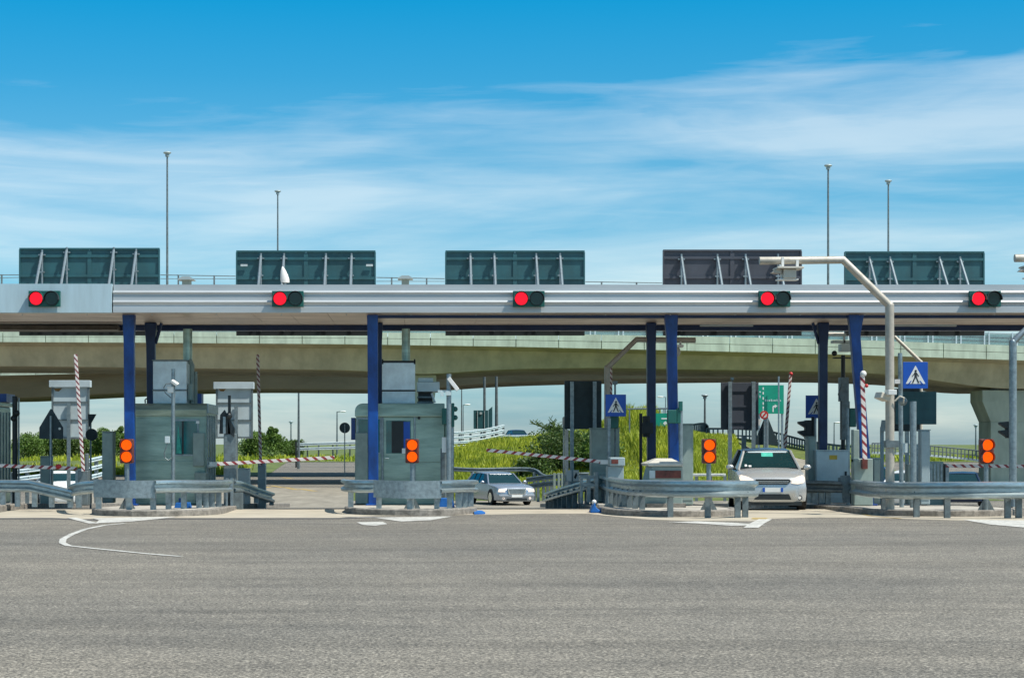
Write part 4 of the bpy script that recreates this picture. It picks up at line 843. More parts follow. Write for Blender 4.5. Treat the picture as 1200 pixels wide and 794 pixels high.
# tall thin posts beside the sign
Y = 49.6; t = thing('signal_post', 'slim steel post between the tall beige pole and the crossing sign', 'post', (X(1058, Y), Y, .1))
MB().tube([(X(1059, Y), Y+.2, .1), (X(1057, Y), Y+.2, Z(413, Y))], .055, 10).build('post', 'steel', t, smooth=True); MB().box(X(1050, Y), X(1056, Y), Y+.1, Y+.3, Z(449, Y), Z(444, Y)).build('bracket', 'white', t); MB().sphere((X(1058, Y), Y, Z(470, Y)), .11).build('junction', 'darksteel', t)
MB().box(X(1058, Y), X(1063, Y), Y-.05, Y+.1, Z(530, Y), Z(519, Y)).build('junction_box', 'cabwhite', t)
def back_board(lab, a, b, top, bot, Y, mat, posts, cap=False, zb=0, d=.08, ribs=True, postmat='steel', ptop=None):
    t = thing('road_signboard', lab, 'signboard', (X((a+b)/2, Y), Y, zb)); p = MB().box(X(a, Y), X(b, Y), Y, Y+d, Z(bot, Y), Z(top, Y)).build('panel', mat, t, bevel=.01)
    if ribs:
        mb = MB(); n = 3
        for k in range(n): z = Z(top+(bot-top)*(k+.5+ .02)/n*1.0, Y) if not cap else Z(top+(bot-top)*(k+1)/n*.98, Y); mb.box(X(a, Y)+.02, X(b, Y)-.02, Y-.03, Y-.001, z-.025, z+.025)
        if cap:
            for q in (a+.6, b-.6): mb.box(X(q, Y)-.03, X(q, Y)+.03, Y-.035, Y-.0015, Z(bot, Y), Z(top, Y))
        mb.build('rib', 'darksteel' if cap else mat, p)
    if cap: MB().box(X(a-3, Y), X(b+1.5, Y), Y-.1, Y+.25, Z(top+3.5, Y), Z(top-4.5, Y)).build('cap', 'paleboard', t, bevel=.01)
    for q in posts: MB().box(X(q, Y)-.055, X(q, Y)+.055, Y-.12, Y-.036, zb, Z(ptop or top+1, Y)).build('post', postmat, t)
    return t
bb = back_board('pale grey panelled board with overhanging cap at the left', 61, 104.5, 450, 514, 65.0, 'paleboard', (81,), cap=True, zb=-.5, ptop=472)
bc = back_board('pale grey panelled board with overhanging cap right of the left full booth', 253.5, 296, 452, 513.5, 65.5, 'paleboard', (277,), cap=True, zb=-.5, ptop=475)
for b_, px, Y in ((bb, 66, 65.0), (bc, 259, 65.5)): MB().prism([(X(px-3, Y), Z(455, Y)), (X(px+7, Y), Z(454.5, Y)), (X(px+3, Y), Z(458.5, Y)), (X(px-1, Y), Z(458, Y))], Y-.006, Y-.001).build('rust_stain', 'rust', b_)
back_board('dark teal board back on two pale posts left of the centre crossing sign', 661.5, 705, 446, 502.5, 58.5, 'boarddark', (670, 696.5), zb=-.1)
back_board('dark grey board back on two tall posts behind the silver van', 845, 889, 448, 503, 60.5, 'board2', (855, 882.5), zb=-.2, ptop=447)
back_board('dark teal board back behind the bright crossing sign', 1050, 1097.5, 458.5, 497, 56.5, 'board', (1075, 1085), zb=-.1, ptop=520)
back_board('darker board back left of and below the bright crossing sign', 1048, 1078, 455, 505, 58.5, 'boarddark', (1062,), zb=-.1, ptop=505)
def tri_back(lab, cx, w_, top, bot, Y, post=None, zb=-.1):
    t = thing('warning_sign', lab, 'road sign', (X(cx, Y), Y, zb)); MB().prism([(X(cx-w_/2, Y), Z(bot, Y)), (X(cx+w_/2, Y), Z(bot, Y)), (X(cx+w_/2, Y), Z(bot-(bot-top)*.38, Y)), (X(cx+1, Y), Z(top, Y)), (X(cx-1, Y), Z(top, Y)), (X(cx-w_/2, Y), Z(bot-(bot-top)*.38, Y))], Y, Y+.03).build('plate', 'boarddark', t)
    MB().tube([(X(post or cx, Y), Y-.06, zb), (X(post or cx, Y), Y-.06, Z(top+8, Y))], .04, 8).build('post', 'steel', t, smooth=True); return t
tb = tri_back('dark back of a pointed warning sign at the left, on a pale post', 60, 28, 479, 514, 55.8); MB().disc(X(70, 55.8), Z(502, 55.8), .035, 55.78, 55.798).build('bolt_plate', 'white', tb)
def tri2(lab, cx, w_, top, bot, Y, zb=-.3):
    t = thing('warning_sign', lab, 'road sign', (X(cx, Y), Y, zb)); MB().prism([(X(cx-w_/2, Y), Z(bot, Y)), (X(cx+w_/2, Y), Z(bot, Y)), (X(cx, Y), Z(top, Y))], Y, Y+.03).build('plate', 'boarddark', t)
    MB().tube([(X(cx, Y), Y-.06, zb), (X(cx, Y), Y-.06, Z(top+6, Y))], .055, 8).build('post', 'steel', t, smooth=True); return t
tri2('large dark back of a triangular warning sign directly behind the van roof', 898, 30, 484, 521, 62)
t = thing('warning_sign', 'dark edge of an inverted triangular sign right of the left pale board', 'road sign', (X(108, 59), 59, -.1)); MB().prism([(X(103, 59), Z(485, 59)), (X(113, 59), Z(485, 59)), (X(104, 59), Z(501, 59))], 59, 59.03).build('plate', 'boarddark', t); MB().disc(X(107, 59), Z(509, 59), .18, 59.04, 59.07).build('round_plate', 'boarddark', t); MB().tube([(X(105.6, 59), 59.1, -.2), (X(105.6, 59), 59.1, Z(490, 59))], .03, 6).build('post', 'steel', t)
Y = 61; t = thing('no_entry_sign', 'small round red-rimmed sign on the corner of the big dark triangle', 'road sign', (X(896, Y), Y, 1)); MB().disc(X(895.5, Y), Z(486, Y), .13, Y, Y+.02).build('rim', 'redpaint', t); MB().disc(X(895.5, Y), Z(486, Y), .085, Y-.006, Y-.001).build('face', 'white', t); MB().prism([(X(892, Y), Z(489, Y)), (X(893.5, Y), Z(490, Y)), (X(899, Y), Z(483, Y)), (X(897.5, Y), Z(482, Y))], Y-.012, Y-.007).build('bar', 'redpaint', t)
MB().prism([(X(887, Y), Z(490, Y)), (X(893, Y), Z(492, Y)), (X(889.5, Y), Z(499, Y))], Y, Y+.02).build('side_plate', 'white', t); MB().tube([(X(896, Y), Y+.06, -.3), (X(896, Y), Y+.06, Z(488, Y))], .03, 6).build('post', 'steel', t)
# green direction signs
Y = 95; t = thing('direction_sign', 'green direction sign with dashed lane line and bent arrow behind the van', 'direction sign', (X(903, Y), Y, gz(Y)))
p = MB().box(X(888.5, Y), X(918.5, Y), Y, Y+.1, Z(484.5, Y), Z(451, Y)).build('panel', 'greensign', t)
mb = MB()
for q in (453.5, 459, 465, 471, 476, 480): mb.box(X(893.7, Y), X(895, Y), Y-.01, Y-.001, Z(q+3, Y), Z(q, Y))
mb.build('dashed_line', 'white', p)
mb = MB(); mb.box(X(905.2, Y), X(906.6, Y), Y-.01, Y-.001, Z(482.5, Y), Z(477, Y)); mb.prism([(X(905.2, Y), Z(477, Y)), (X(905.8, Y), Z(475, Y)), (X(908, Y), Z(474.8, Y)), (X(908, Y), Z(476.5, Y)), (X(906.6, Y), Z(477, Y))], Y-.01, Y-.001); mb.prism([(X(907.9, Y), Z(473.5, Y)), (X(911, Y), Z(475.3, Y)), (X(907.9, Y), Z(478.2, Y))], Y-.013, Y-.002); mb.build('arrow', 'white', p)
mb = MB(); xq = 896.5
for k, ww in enumerate((1.8, 1.2, 1.4, 1.5, 1.2, 1.8, 1.2, 1.5, 1.2)):
    mb.box(X(xq, Y), X(xq+ww*.85, Y), Y-.01, Y-.001, Z(470, Y), Z(468.2 if k % 3 else 467.6, Y)); xq += ww+.75
mb.build('faint_lettering', 'cabwhite', p)
mb = MB(); mb.disc(X(890.7, Y), Z(459, Y), .04, Y-.01, Y-.001); mb.box(X(890, Y), X(891.2, Y), Y-.01, Y-.001, Z(466, Y), Z(463, Y)); mb.build('small_mark', 'cabwhite', p)
for q in (889.8, 917.2): MB().box(X(q, Y)-.05, X(q, Y)+.05, Y+.101, Y+.2, gz(Y), Z(451, Y)).build('post', 'steel', t)
MB().tube([(X(912.5, Y-.3), Y-.3, gz(Y)), (X(912.5, Y-.3), Y-.3, Z(441, Y))], .04, 8).build('mast', 'steel', t)
Y = 118; t = thing('direction_sign', 'small green direction sign hanging from a thin gantry between the central columns', 'direction sign', (X(778, Y), Y, 1)); p = MB().box(X(768, Y), X(792, Y), Y, Y+.1, Z(499, Y), Z(484, Y)).build('panel', 'greensign', t); MB().box(X(775, Y), X(782, Y), Y-.012, Y-.001, Z(491, Y), Z(489.5, Y)).prism([(X(777, Y), Z(495.5, Y)), (X(780, Y), Z(493, Y)), (X(782, Y), Z(496, Y)), (X(779, Y), Z(498, Y))], Y-.012, Y-.001).build('arrow', 'white', p)
MB().tube([(X(735, Y), Y+.2, Z(479, Y)), (X(800, Y), Y+.2, Z(478, Y))], .05, 6).tube([(X(738, Y), Y+.2, -1), (X(738, Y), Y+.2, Z(479, Y))], .05, 6).box(X(773, Y), X(774, Y), Y+.1, Y+.2, Z(484, Y), Z(479, Y)).box(X(778, Y), X(779, Y), Y+.1, Y+.2, Z(484, Y), Z(479, Y)).build('gantry_frame', 'darksteel', t)
# round sign back
Y = 175; t = thing('round_sign', 'dark round sign back on a post above the far guardrail left of the middle booth', 'road sign', (X(404, Y), Y, gz(Y))); MB().disc(X(404, Y), Z(501, Y), 6.3*Y/F, Y, Y+.05, 28).build('plate', 'boarddark', t); MB().tube([(X(404, Y), Y-.06, gz(Y)), (X(404, Y), Y-.06, Z(497, Y))], .05, 8).build('post', 'steel', t)
# far dark signboard with two big poles
Y = 158; t = thing('road_signboard', 'far dark board back with a wing panel between two thick poles', 'signboard', (X(565, Y), Y, gz(Y))); mb = MB(); mb.box(X(555, Y), X(572, Y), Y, Y+.2, Z(502, Y), Z(480.5, Y)); mb.prism([(X(572.5, Y), Z(502, Y)), (X(577, Y), Z(502, Y)), (X(577, Y), Z(476, Y)), (X(572.5, Y), Z(480, Y))], Y, Y+.2); mb.build('panel', 'board', t)
mb = MB()
for q in (559.5, 567.8): mb.box(X(q-.3, Y), X(q+.3, Y), Y-.06, Y-.001, Z(502, Y), Z(481, Y))
mb.disc(X(563.5, Y), Z(484, Y), .1, Y-.06, Y-.002); mb.build('rib', 'paleboard', t)
for q in (568, 582): tag(MB().tube([(X(q, Y+3), Y+3, gz(Y)), (X(q-.3, Y+3), Y+3, Z(436, Y))], .14 if q == 568 else .18, 10, r1=.10).build('steel_pole', 'darksteel', smooth=True), 'thick dark steel pole %s the far dark board back' % ('rising behind' if q == 568 else 'standing right of'), 'pole')

# black traffic lights seen from the side
def side_signal(lab, px, Y, top, bot, postpx, side=-1, posttop=None, mat='dark', zb=0):
    u = Y/F; x = X(px, Y); t = thing('traffic_signal', lab, 'traffic light', (X(postpx, Y), Y, zb)); zt, zl = Z(top, Y), Z(bot, Y)
    MB().box(x-4*u, x+4*u, Y, Y+.25, zl, zt).build('housing', mat, t, bevel=.02)
    n = 2
    for k in range(n):
        zc = zt-(zt-zl)*(k+.5)/n; MB().prism([(x+side*4*u, zc+4.8*u), (x+side*12*u, zc+3.8*u), (x+side*12*u, zc+1.5*u), (x+side*4*u, zc-3.5*u)], Y-.02, Y+.22).build('visor', mat, t)
    MB().tube([(X(postpx, Y), Y+.12, zb), (X(postpx, Y), Y+.12, Z(posttop or top-4, Y))], .045, 8).build('post', mat, t, smooth=True); return t
side_signal('black two-lamp traffic signal left of the blue sign near the van', 948, 57.2, 492, 514, 953.5, zb=0)
side_signal('black two-lamp traffic signal before the concrete pier at the right', 1184.5, 53, 493.5, 513, 1186.5, posttop=484)
t = side_signal('black signal box hanging on the far central column', 758, 56.2, 487, 512, 751.5, side=0, posttop=484); MB().box(X(752, 56.2), X(765, 56.2), 56.1, 56.19, Z(508, 56.2), Z(495, 56.2)).build('side_box', 'dark', t)
Y = 52.2; t = thing('traffic_signal', 'dark green signal housing strapped across the third blue column', 'traffic light', (X(796, Y), Y, .1)); MB().box(X(782.5, Y), X(793, Y), Y, Y+.2, Z(496, Y), Z(480, Y)).box(X(793.2, Y), X(798, Y), Y+.02, Y+.22, Z(496, Y), Z(478, Y)).build('housing', 'teal', t, bevel=.02); MB().box(X(796, Y), X(800, Y), Y, Y+.2, Z(481, Y), Z(470, Y)).build('lantern', 'teal', t); MB().tube([(X(798.5, Y), Y+.1, .1), (X(798.5, Y), Y+.1, Z(480, Y))], .05, 8).build('post', 'steel', t)
Y = 56.0; t = thing('traffic_signal', 'dark green signal box behind the raised ball-tipped barrier', 'traffic light', (X(999, Y), Y, .1)); MB().box(X(996, Y), X(1003.5, Y), Y, Y+.25, Z(500, Y), Z(478, Y)).build('housing', 'teal', t, bevel=.02); MB().tube([(X(994.5, Y), Y+.1, 0), (X(994.5, Y), Y+.1, Z(478, Y))], .06, 8).build('post', 'steel', t)
Y = 54.6; t = thing('traffic_signal', 'dark green signal box directly below the centre crossing sign', 'traffic light', (X(720, Y), Y, .1)); MB().box(X(715.5, Y), X(725, Y), Y, Y+.2, Z(501.5, Y), Z(487, Y)).build('housing', 'teal', t, bevel=.02); MB().tube([(X(722, Y), Y+.3, .1), (X(722, Y), Y+.3, Z(446, Y))], .03, 6).box(X(719.5, Y), X(724.5, Y), Y+.2, Y+.4, Z(450, Y), Z(446, Y)).build('post', 'darksteel', t)
Y = 56; t = thing('traffic_signal', 'thin black signal mast beside the left edge booth', 'traffic light', (X(17, Y), Y, 0)); MB().tube([(X(17.5, Y), Y, 0), (X(17.5, Y), Y, Z(464, Y))], .075, 8).build('mast', 'dark', t); MB().tube([(X(22, Y), Y, 0), (X(22, Y), Y, Z(466, Y))], .025, 6).build('thin_mast', 'steel', t); MB().sphere((X(20, Y), Y-.05, Z(484, Y)), .09).sphere((X(16.5, Y), Y-.05, Z(490, Y)), .09).build('lamp', 'dark', t)
Y = 60; t = thing('pale_post', 'pale double post under the dark board back left of the centre sign', 'post', (X(665, Y), Y, -.1)); MB().box(X(663, Y), X(667, Y), Y+.3, Y+.4, -.3, Z(503, Y)).build('post', 'steel', t); MB().box(X(660, Y), X(661.5, Y), Y, Y+.1, -.3, Z(488, Y)).build('post', 'steel', t); MB().box(X(659, Y), X(669, Y), Y-.1, Y-.01, Z(497, Y), Z(489, Y)).build('signal_bracket', 'darksteel', t)

# ------------------------------------------------------------ cars
def loft(st, half):
    vs = []; 
    for s in st:
        pts = half(s); vs += [(-x, s[0], z) for x, z in reversed(pts)]+[(x, s[0], z) for x, z in pts]
    m = len(half(st[0]))*2; n = len(st)
    fs = [(i*m+k, i*m+k+1, (i+1)*m+k+1, (i+1)*m+k) for i in range(n-1) for k in range(m-1)]
    fs += [(i*m+m-1, i*m, (i+1)*m, (i+1)*m+m-1) for i in range(n-1)]
    fs += [tuple(range(m)), tuple(range((n-1)*m, n*m))[::-1]]
    return vs, fs
def car(name, lab, x, Y, yaw, paint, L_=4.4, W=1.75, H=1.56, style='mpv', lit=False, zoff=0, detail=True):
    z0 = gz(Y)+zoff; t = thing(name, lab, 'car', (x, Y, z0)); t.rotation_euler.z = yaw; t['_o'] = (0, 0, 0)
    w = W/2; b = H*.645; hd = H*.66
    if style == 'mpv':
        st = [(0, .60*W/1.75, .24, .56, .66), (.05, .76*w/.875, .19, .70, .80), (.14, .84*w/.875, .18, .79, .88), (.32, w*.965, .18, .86, .95), (.62, w*.985, .19, .92, 1.01), (1.05, w, .19, .97, 1.09), (1.3, w, .19, .99, 1.08), (2.2, w, .20, 1.01, 1.06), (L_-.9, w, .22, 1.03, 1.08), (L_-.25, w*.97, .26, 1.02, 1.08), (L_, w*.86, .38, .9, .98)]
    elif style == 'sedan':
        st = [(0, w*.82, .24, .62, .70), (.05, w*.90, .19, .72, .78), (.14, w*.95, .18, .80, .86), (.5, w*.985, .18, .86, .93), (1.2, w, .18, .92, .98), (1.5, w, .18, .96, 1.0), (2.6, w, .19, .98, 1.0), (L_-.6, w, .22, .99, 1.02), (L_-.1, w*.95, .28, .98, 1.02), (L_, w*.86, .4, .86, .92)]
    def half(s):
        _, ww, zb, ze, zt = s
        return [(ww*.72, zb), (ww*.97, zb+.06), (ww*.995, zb+.26*(ze-zb)/.7), (ww, zb+.62*(ze-zb)), (ww*.965, ze), (ww*.84, ze+(zt-ze)*.62), (ww*.5, zt-.01), (0.001, zt)][::1]
    hs = lambda s: half(s)
    st = [s for s in st]
    body = MB(); vs = []; 
    for s in st:
        pts = half(s); vs += [(-px_, s[0], pz) for px_, pz in pts[:-1]]+[(0, s[0], pts[-1][1])]+[(px_, s[0], pz) for px_, pz in reversed(pts[:-1])]
    m = 2*len(half(st[0]))-1; n = len(st)
    fs = [(i*m+k, i*m+(k+1) % m, (i+1)*m+(k+1) % m, (i+1)*m+k) for i in range(n-1) for k in range(m)]+[tuple(range(m)), tuple(range((n-1)*m, n*m))[::-1]]
    body.add(vs, fs); bo = body.build('body', paint, t, smooth=True)
    def fronty(x, z):                                    # where the body skin lies at this width and height
        y = 0.
        while y < 1.4:
            for s0, s1 in zip(st, st[1:]):
                if s0[0] <= y <= s1[0]: break
            u = (y-s0[0])/(s1[0]-s0[0]); sc_ = [p+(q-p)*u for p, q in zip(s0, s1)]; P = half(sc_)
            for (xa_, za_), (xb2, zb2) in zip(P, P[1:]):
                if za_ <= z <= zb2 and zb2 > za_ and xa_+(xb2-xa_)*(z-za_)/(zb2-za_) >= abs(x): return y
            y += .01
        return .35
    def patch(poly, off=.05):
        q = []
        for a_, b_ in zip(poly, poly[1:]+poly[:1]): q += [a_, ((a_[0]+b_[0])/2, (a_[1]+b_[1])/2)]
        cx_ = sum(p[0] for p in poly)/len(poly); cz_ = sum(p[1] for p in poly)/len(poly); vs = []; n = len(q)
        for f in (1, .6, .25):
            vs += [((x_-cx_)*f+cx_, fronty((x_-cx_)*f+cx_, (z_-cz_)*f+cz_)-off*(.4 if f == 1 else 1), (z_-cz_)*f+cz_) for x_, z_ in q]
        vs += [(x_, fronty(x_, z_)+.08, z_) for x_, z_ in q]
        fs = [(j*n+k, j*n+(k+1) % n, (j+1)*n+(k+1) % n, (j+1)*n+k) for j in (0, 1) for k in range(n)]+[tuple(range(2*n, 3*n))]+[(k, (k+1) % n, 3*n+(k+1) % n, 3*n+k) for k in range(n)]+[tuple(range(3*n, 4*n))]
        return MB().add(vs, fs)
    wf = (.82 if style == 'mpv' else .98)+0; wr = L_-(.85 if style == 'mpv' else 1.05)
    rw = .31 if style == 'mpv' else .35
    # greenhouse
    yb0, yt0 = (1.10, 1.78) if style == 'mpv' else (1.62, 2.30); yt1, yb1 = (L_-.55, L_-.12)
    zb_ = b*1.0+.02; zt_ = H-.07
    wb_, wt_ = w*.86, w*.70
    gv = [(-wb_, yb0, zb_), (wb_, yb0, zb_), (w*.93, yb0+.55, zb_-.02), (w*.93, yb1-.2, zb_), (wb_*.95, yb1, zb_), (-wb_*.95, yb1, zb_), (-w*.93, yb1-.2, zb_), (-w*.93, yb0+.55, zb_-.02)]
    tv = [(-wt_*.94, yt0, zt_), (wt_*.94, yt0, zt_), (wt_, yt0+.35, zt_+.01), (wt_, yt1-.2, zt_), (wt_*.92, yt1, zt_-.02), (-wt_*.92, yt1, zt_-.02), (-wt_, yt1-.2, zt_), (-wt_, yt0+.35, zt_+.01)]
    MB().add(gv+tv, [(k, (k+1) % 8, 8+(k+1) % 8, 8+k) for k in range(8)]+[tuple(range(8))[::-1], tuple(range(8, 16))]).build('glasshouse', 'carglass', t)
    # roof
    rf = MB(); rr = [(yt0-.05, wt_*.93, zt_-.01), (yt0+.15, wt_*1.0, zt_+.04), (yt0+.8, wt_*1.02, zt_+.065), (yt1-.4, wt_*1.02, zt_+.055), (yt1+.03, wt_*.93, zt_)]; vs = []
    for yy, ww, z in rr: vs += [(-ww-.015, yy, z-.05), (-ww*.85, yy, z), (0, yy, z+.02), (ww*.85, yy, z), (ww+.015, yy, z-.05), (0, yy, z-.06)]
    rf.add(vs, [(i*6+k, i*6+(k+1) % 6, i*6+6+(k+1) % 6, i*6+6+k) for i in range(4) for k in range(6)]+[(0, 1, 2, 3, 4, 5), (24, 29, 28, 27, 26, 25)]); rf.build('roof', paint, t, smooth=True)
    for s in (-1, 1):
        MB().tube([(s*(wb_+.02), yb0-.06, zb_-.03), (s*(wt_*.96), yt0-.02, zt_)], .035, 6).build('pillar', paint, t, smooth=True)
        for f in (.34, .62):
            yy = yb0+.55+(yb1-yb0-.75)*f; MB().tube([(s*w*.935, yy, zb_-.02), (s*(wt_+.01), yy+.02, zt_)], .022, 6).build('pillar', 'dark', t, smooth=True)
        MB().tube([(s*w*.92, yb1-.15, zb_), (s*wt_*.97, yt1-.1, zt_)], .06, 6).build('pillar', paint, t, smooth=True)
    for s in (-1, 1):
        for yy in (wf, wr):
            wl = MB().prism([(yy+rw*math.cos(2*math.pi*k/20), rw+rw*math.sin(2*math.pi*k/20)) for k in range(20)], s*(w-.20), s*(w+.005), axis='x').build('wheel', 'tyre', t)
            MB().prism([(yy+rw*.66*math.cos(2*math.pi*k/16), rw+rw*.66*math.sin(2*math.pi*k/16)) for k in range(16)], s*(w+.006), s*(w+.016), axis='x').build('rim', 'chrome', wl)
            MB().prism([(yy+(rw+.05)*math.cos(math.pi*k/12), rw+(rw+.05)*math.sin(math.pi*k/12)) for k in range(13)], s*(w-.22), s*(w-.001+.0035), axis='x').build('wheel_arch', 'dark', t)
        mi = MB().sphere((s*(w+.10), yb0+.18, zb_+.05), .10, (1.05, .6, .75)).build('mirror', paint, t, smooth=True); MB().tube([(s*(w-.06), yb0+.24, zb_), (s*(w+.06), yb0+.2, zb_+.02)], .025, 6).build('stalk', 'dark', mi)
    if not detail: 
        for s in (-1, 1): MB().sphere((s*w*.72, .10, .62), .12, (1.2, .5, .6)).build('headlight', 'lampglass', t, smooth=True)
        return t
    if style == 'mpv':
        for s in (-1, 1):
            hl = patch([(s*.47, .695), (s*.49, .80), (s*.62, .865), (s*.76, .905), (s*.83, .89), (s*.835, .80), (s*.79, .71), (s*.64, .675)])
            hl.build('headlight', 'headlight' if lit else 'lampglass', t, smooth=True)
            fl = MB().disc(s*.68, .33, .065, .015, .12, 16).build('fog_lamp', 'dark', t); MB().disc(s*.68, .33, .04, .005, .014, 12).build('fog_lens', 'lampglass', fl)
        MB().prism([(-.46, .76), (-.36, .67), (.36, .67), (.46, .76), (.42, .80), (-.42, .80)], -.015, .12).build('grille', 'dark', t); MB().box(-.40, .40, -.028, -.016, .735, .752).box(-.38, .38, -.028, -.016, .70, .71).build('grille_bar', 'chrome', t)
        MB().prism([(-.47, .28), (.47, .28), (.41, .42), (-.41, .42)], -.012, .06).build('air_intake', 'dark', t)
        pl = MB().box(-.26, .26, -.035, -.0, .475, .585).build('number_plate', 'white', t); MB().box(-.26, -.20, -.040, -.036, .475, .585).box(.20, .26, -.040, -.036, .475, .585).build('blue_band', 'signblue', pl)
        MB().box(-.74, .74, .02, .2, .13, .22).build('lower_lip', 'dark', t)
        MB().prism([(-.75, zb_+.005), (.75, zb_+.005), (.73, zb_+.045), (-.73, zb_+.045)], yb0-.07, yb0-.02).build('wiper_panel', 'dark', t)
        wy = lambda z: yb0+(yt0-yb0)*(z-zb_)/(zt_-zb_)-.012
        def onglass(x0, x1, z0, z1, nm, mt): MB().add([(x0, wy(z0), z0), (x1, wy(z0), z0), (x1, wy(z1), z1), (x0, wy(z1), z1), (x0, wy(z0)-.01, z0), (x1, wy(z0)-.01, z0), (x1, wy(z1)-.01, z1), (x0, wy(z1)-.01, z1)], [(0, 1, 2, 3), (7, 6, 5, 4), (0, 4, 5, 1), (1, 5, 6, 2), (2, 6, 7, 3), (3, 7, 4, 0)]).build(nm, mt, t)
        onglass(-.16, .14, zt_-.15, zt_-.05, 'mirror_pod', 'green_cloth'); onglass(-.62, -.56, zb_+.07, zb_+.12, 'sticker', 'white'); onglass(-.52, -.45, zb_+.06, zb_+.10, 'sticker', 'white'); onglass(-.50, .50, zt_-.045, zt_-.02, 'reflection_bar', 'paleboard')  # pale bar along the windscreen top is a painted reflection
    else:
        for s in (-1, 1):
            mb = MB().prism([(s*.55, .60), (s*.56, .76), (s*.84, .76), (s*.87, .62)], -.005, .16).build('headlight', 'headlight' if lit else 'lampglass', t, bevel=.02); MB().disc(s*.64, .33, .06, .0, .04, 12).build('fog_lamp', 'headlight' if lit else 'lampglass', t)
        g = MB().prism([(-.40, .50), (.40, .50), (.47, .78), (-.47, .78)], -.05, .08).build('grille', 'chrome', t, bevel=.02); MB().prism([(-.34, .54), (.34, .54), (.40, .74), (-.40, .74)], -.058, -.051).build('grille_mesh', 'darksteel', g)
        MB().prism([(-.85, .40), (.85, .40), (.87, .50), (-.87, .50)], -.03, .12).build('bumper', paint, t, bevel=.02); MB().box(-.26, .26, -.045, -.031, .38, .49).build('number_plate', 'white', t); MB().box(-.5, .5, -.01, .05, .22, .33).build('air_intake', 'dark', t)
    return t
car('silver_car', 'silver compact estate car with lit headlights stopped in the lane right of centre', X(904, 51.5), 51.3, R(-5), 'silver', lit=True, W=1.80, L_=3.95, H=1.59)
car('estate_car', 'bluish silver estate car with a large mesh grille approaching the central lane', X(605, 92), 91.5, R(17), 'silver2', L_=4.9, W=1.88, H=1.5, style='sedan', lit=True)
car('white_car', 'white car half hidden by posts behind the leftmost guardrail', X(84, 86), 86, R(20), 'carwhite', H=1.5, detail=False)
car('dark_car', 'dark car behind the raised ball-tipped barrier on the right', X(1027, 76), 76, R(-12), 'carnavy', H=1.5, detail=False)
car('white_car', 'white car seen low between the posts right of the beige pole', X(1053, 64), 64, R(-25), 'carwhite', H=1.42, detail=False, zoff=-.25)
car('dark_car', 'dark car behind the striped arm at the right edge', X(1128, 88), 88, R(-15), 'carnavy', H=1.5, detail=False)
car('dark_car', 'tiny dark car on the raised ramp left of the bush', X(612, 205), 205, R(10), 'carnavy', H=1.5, detail=False, zoff=2.35)

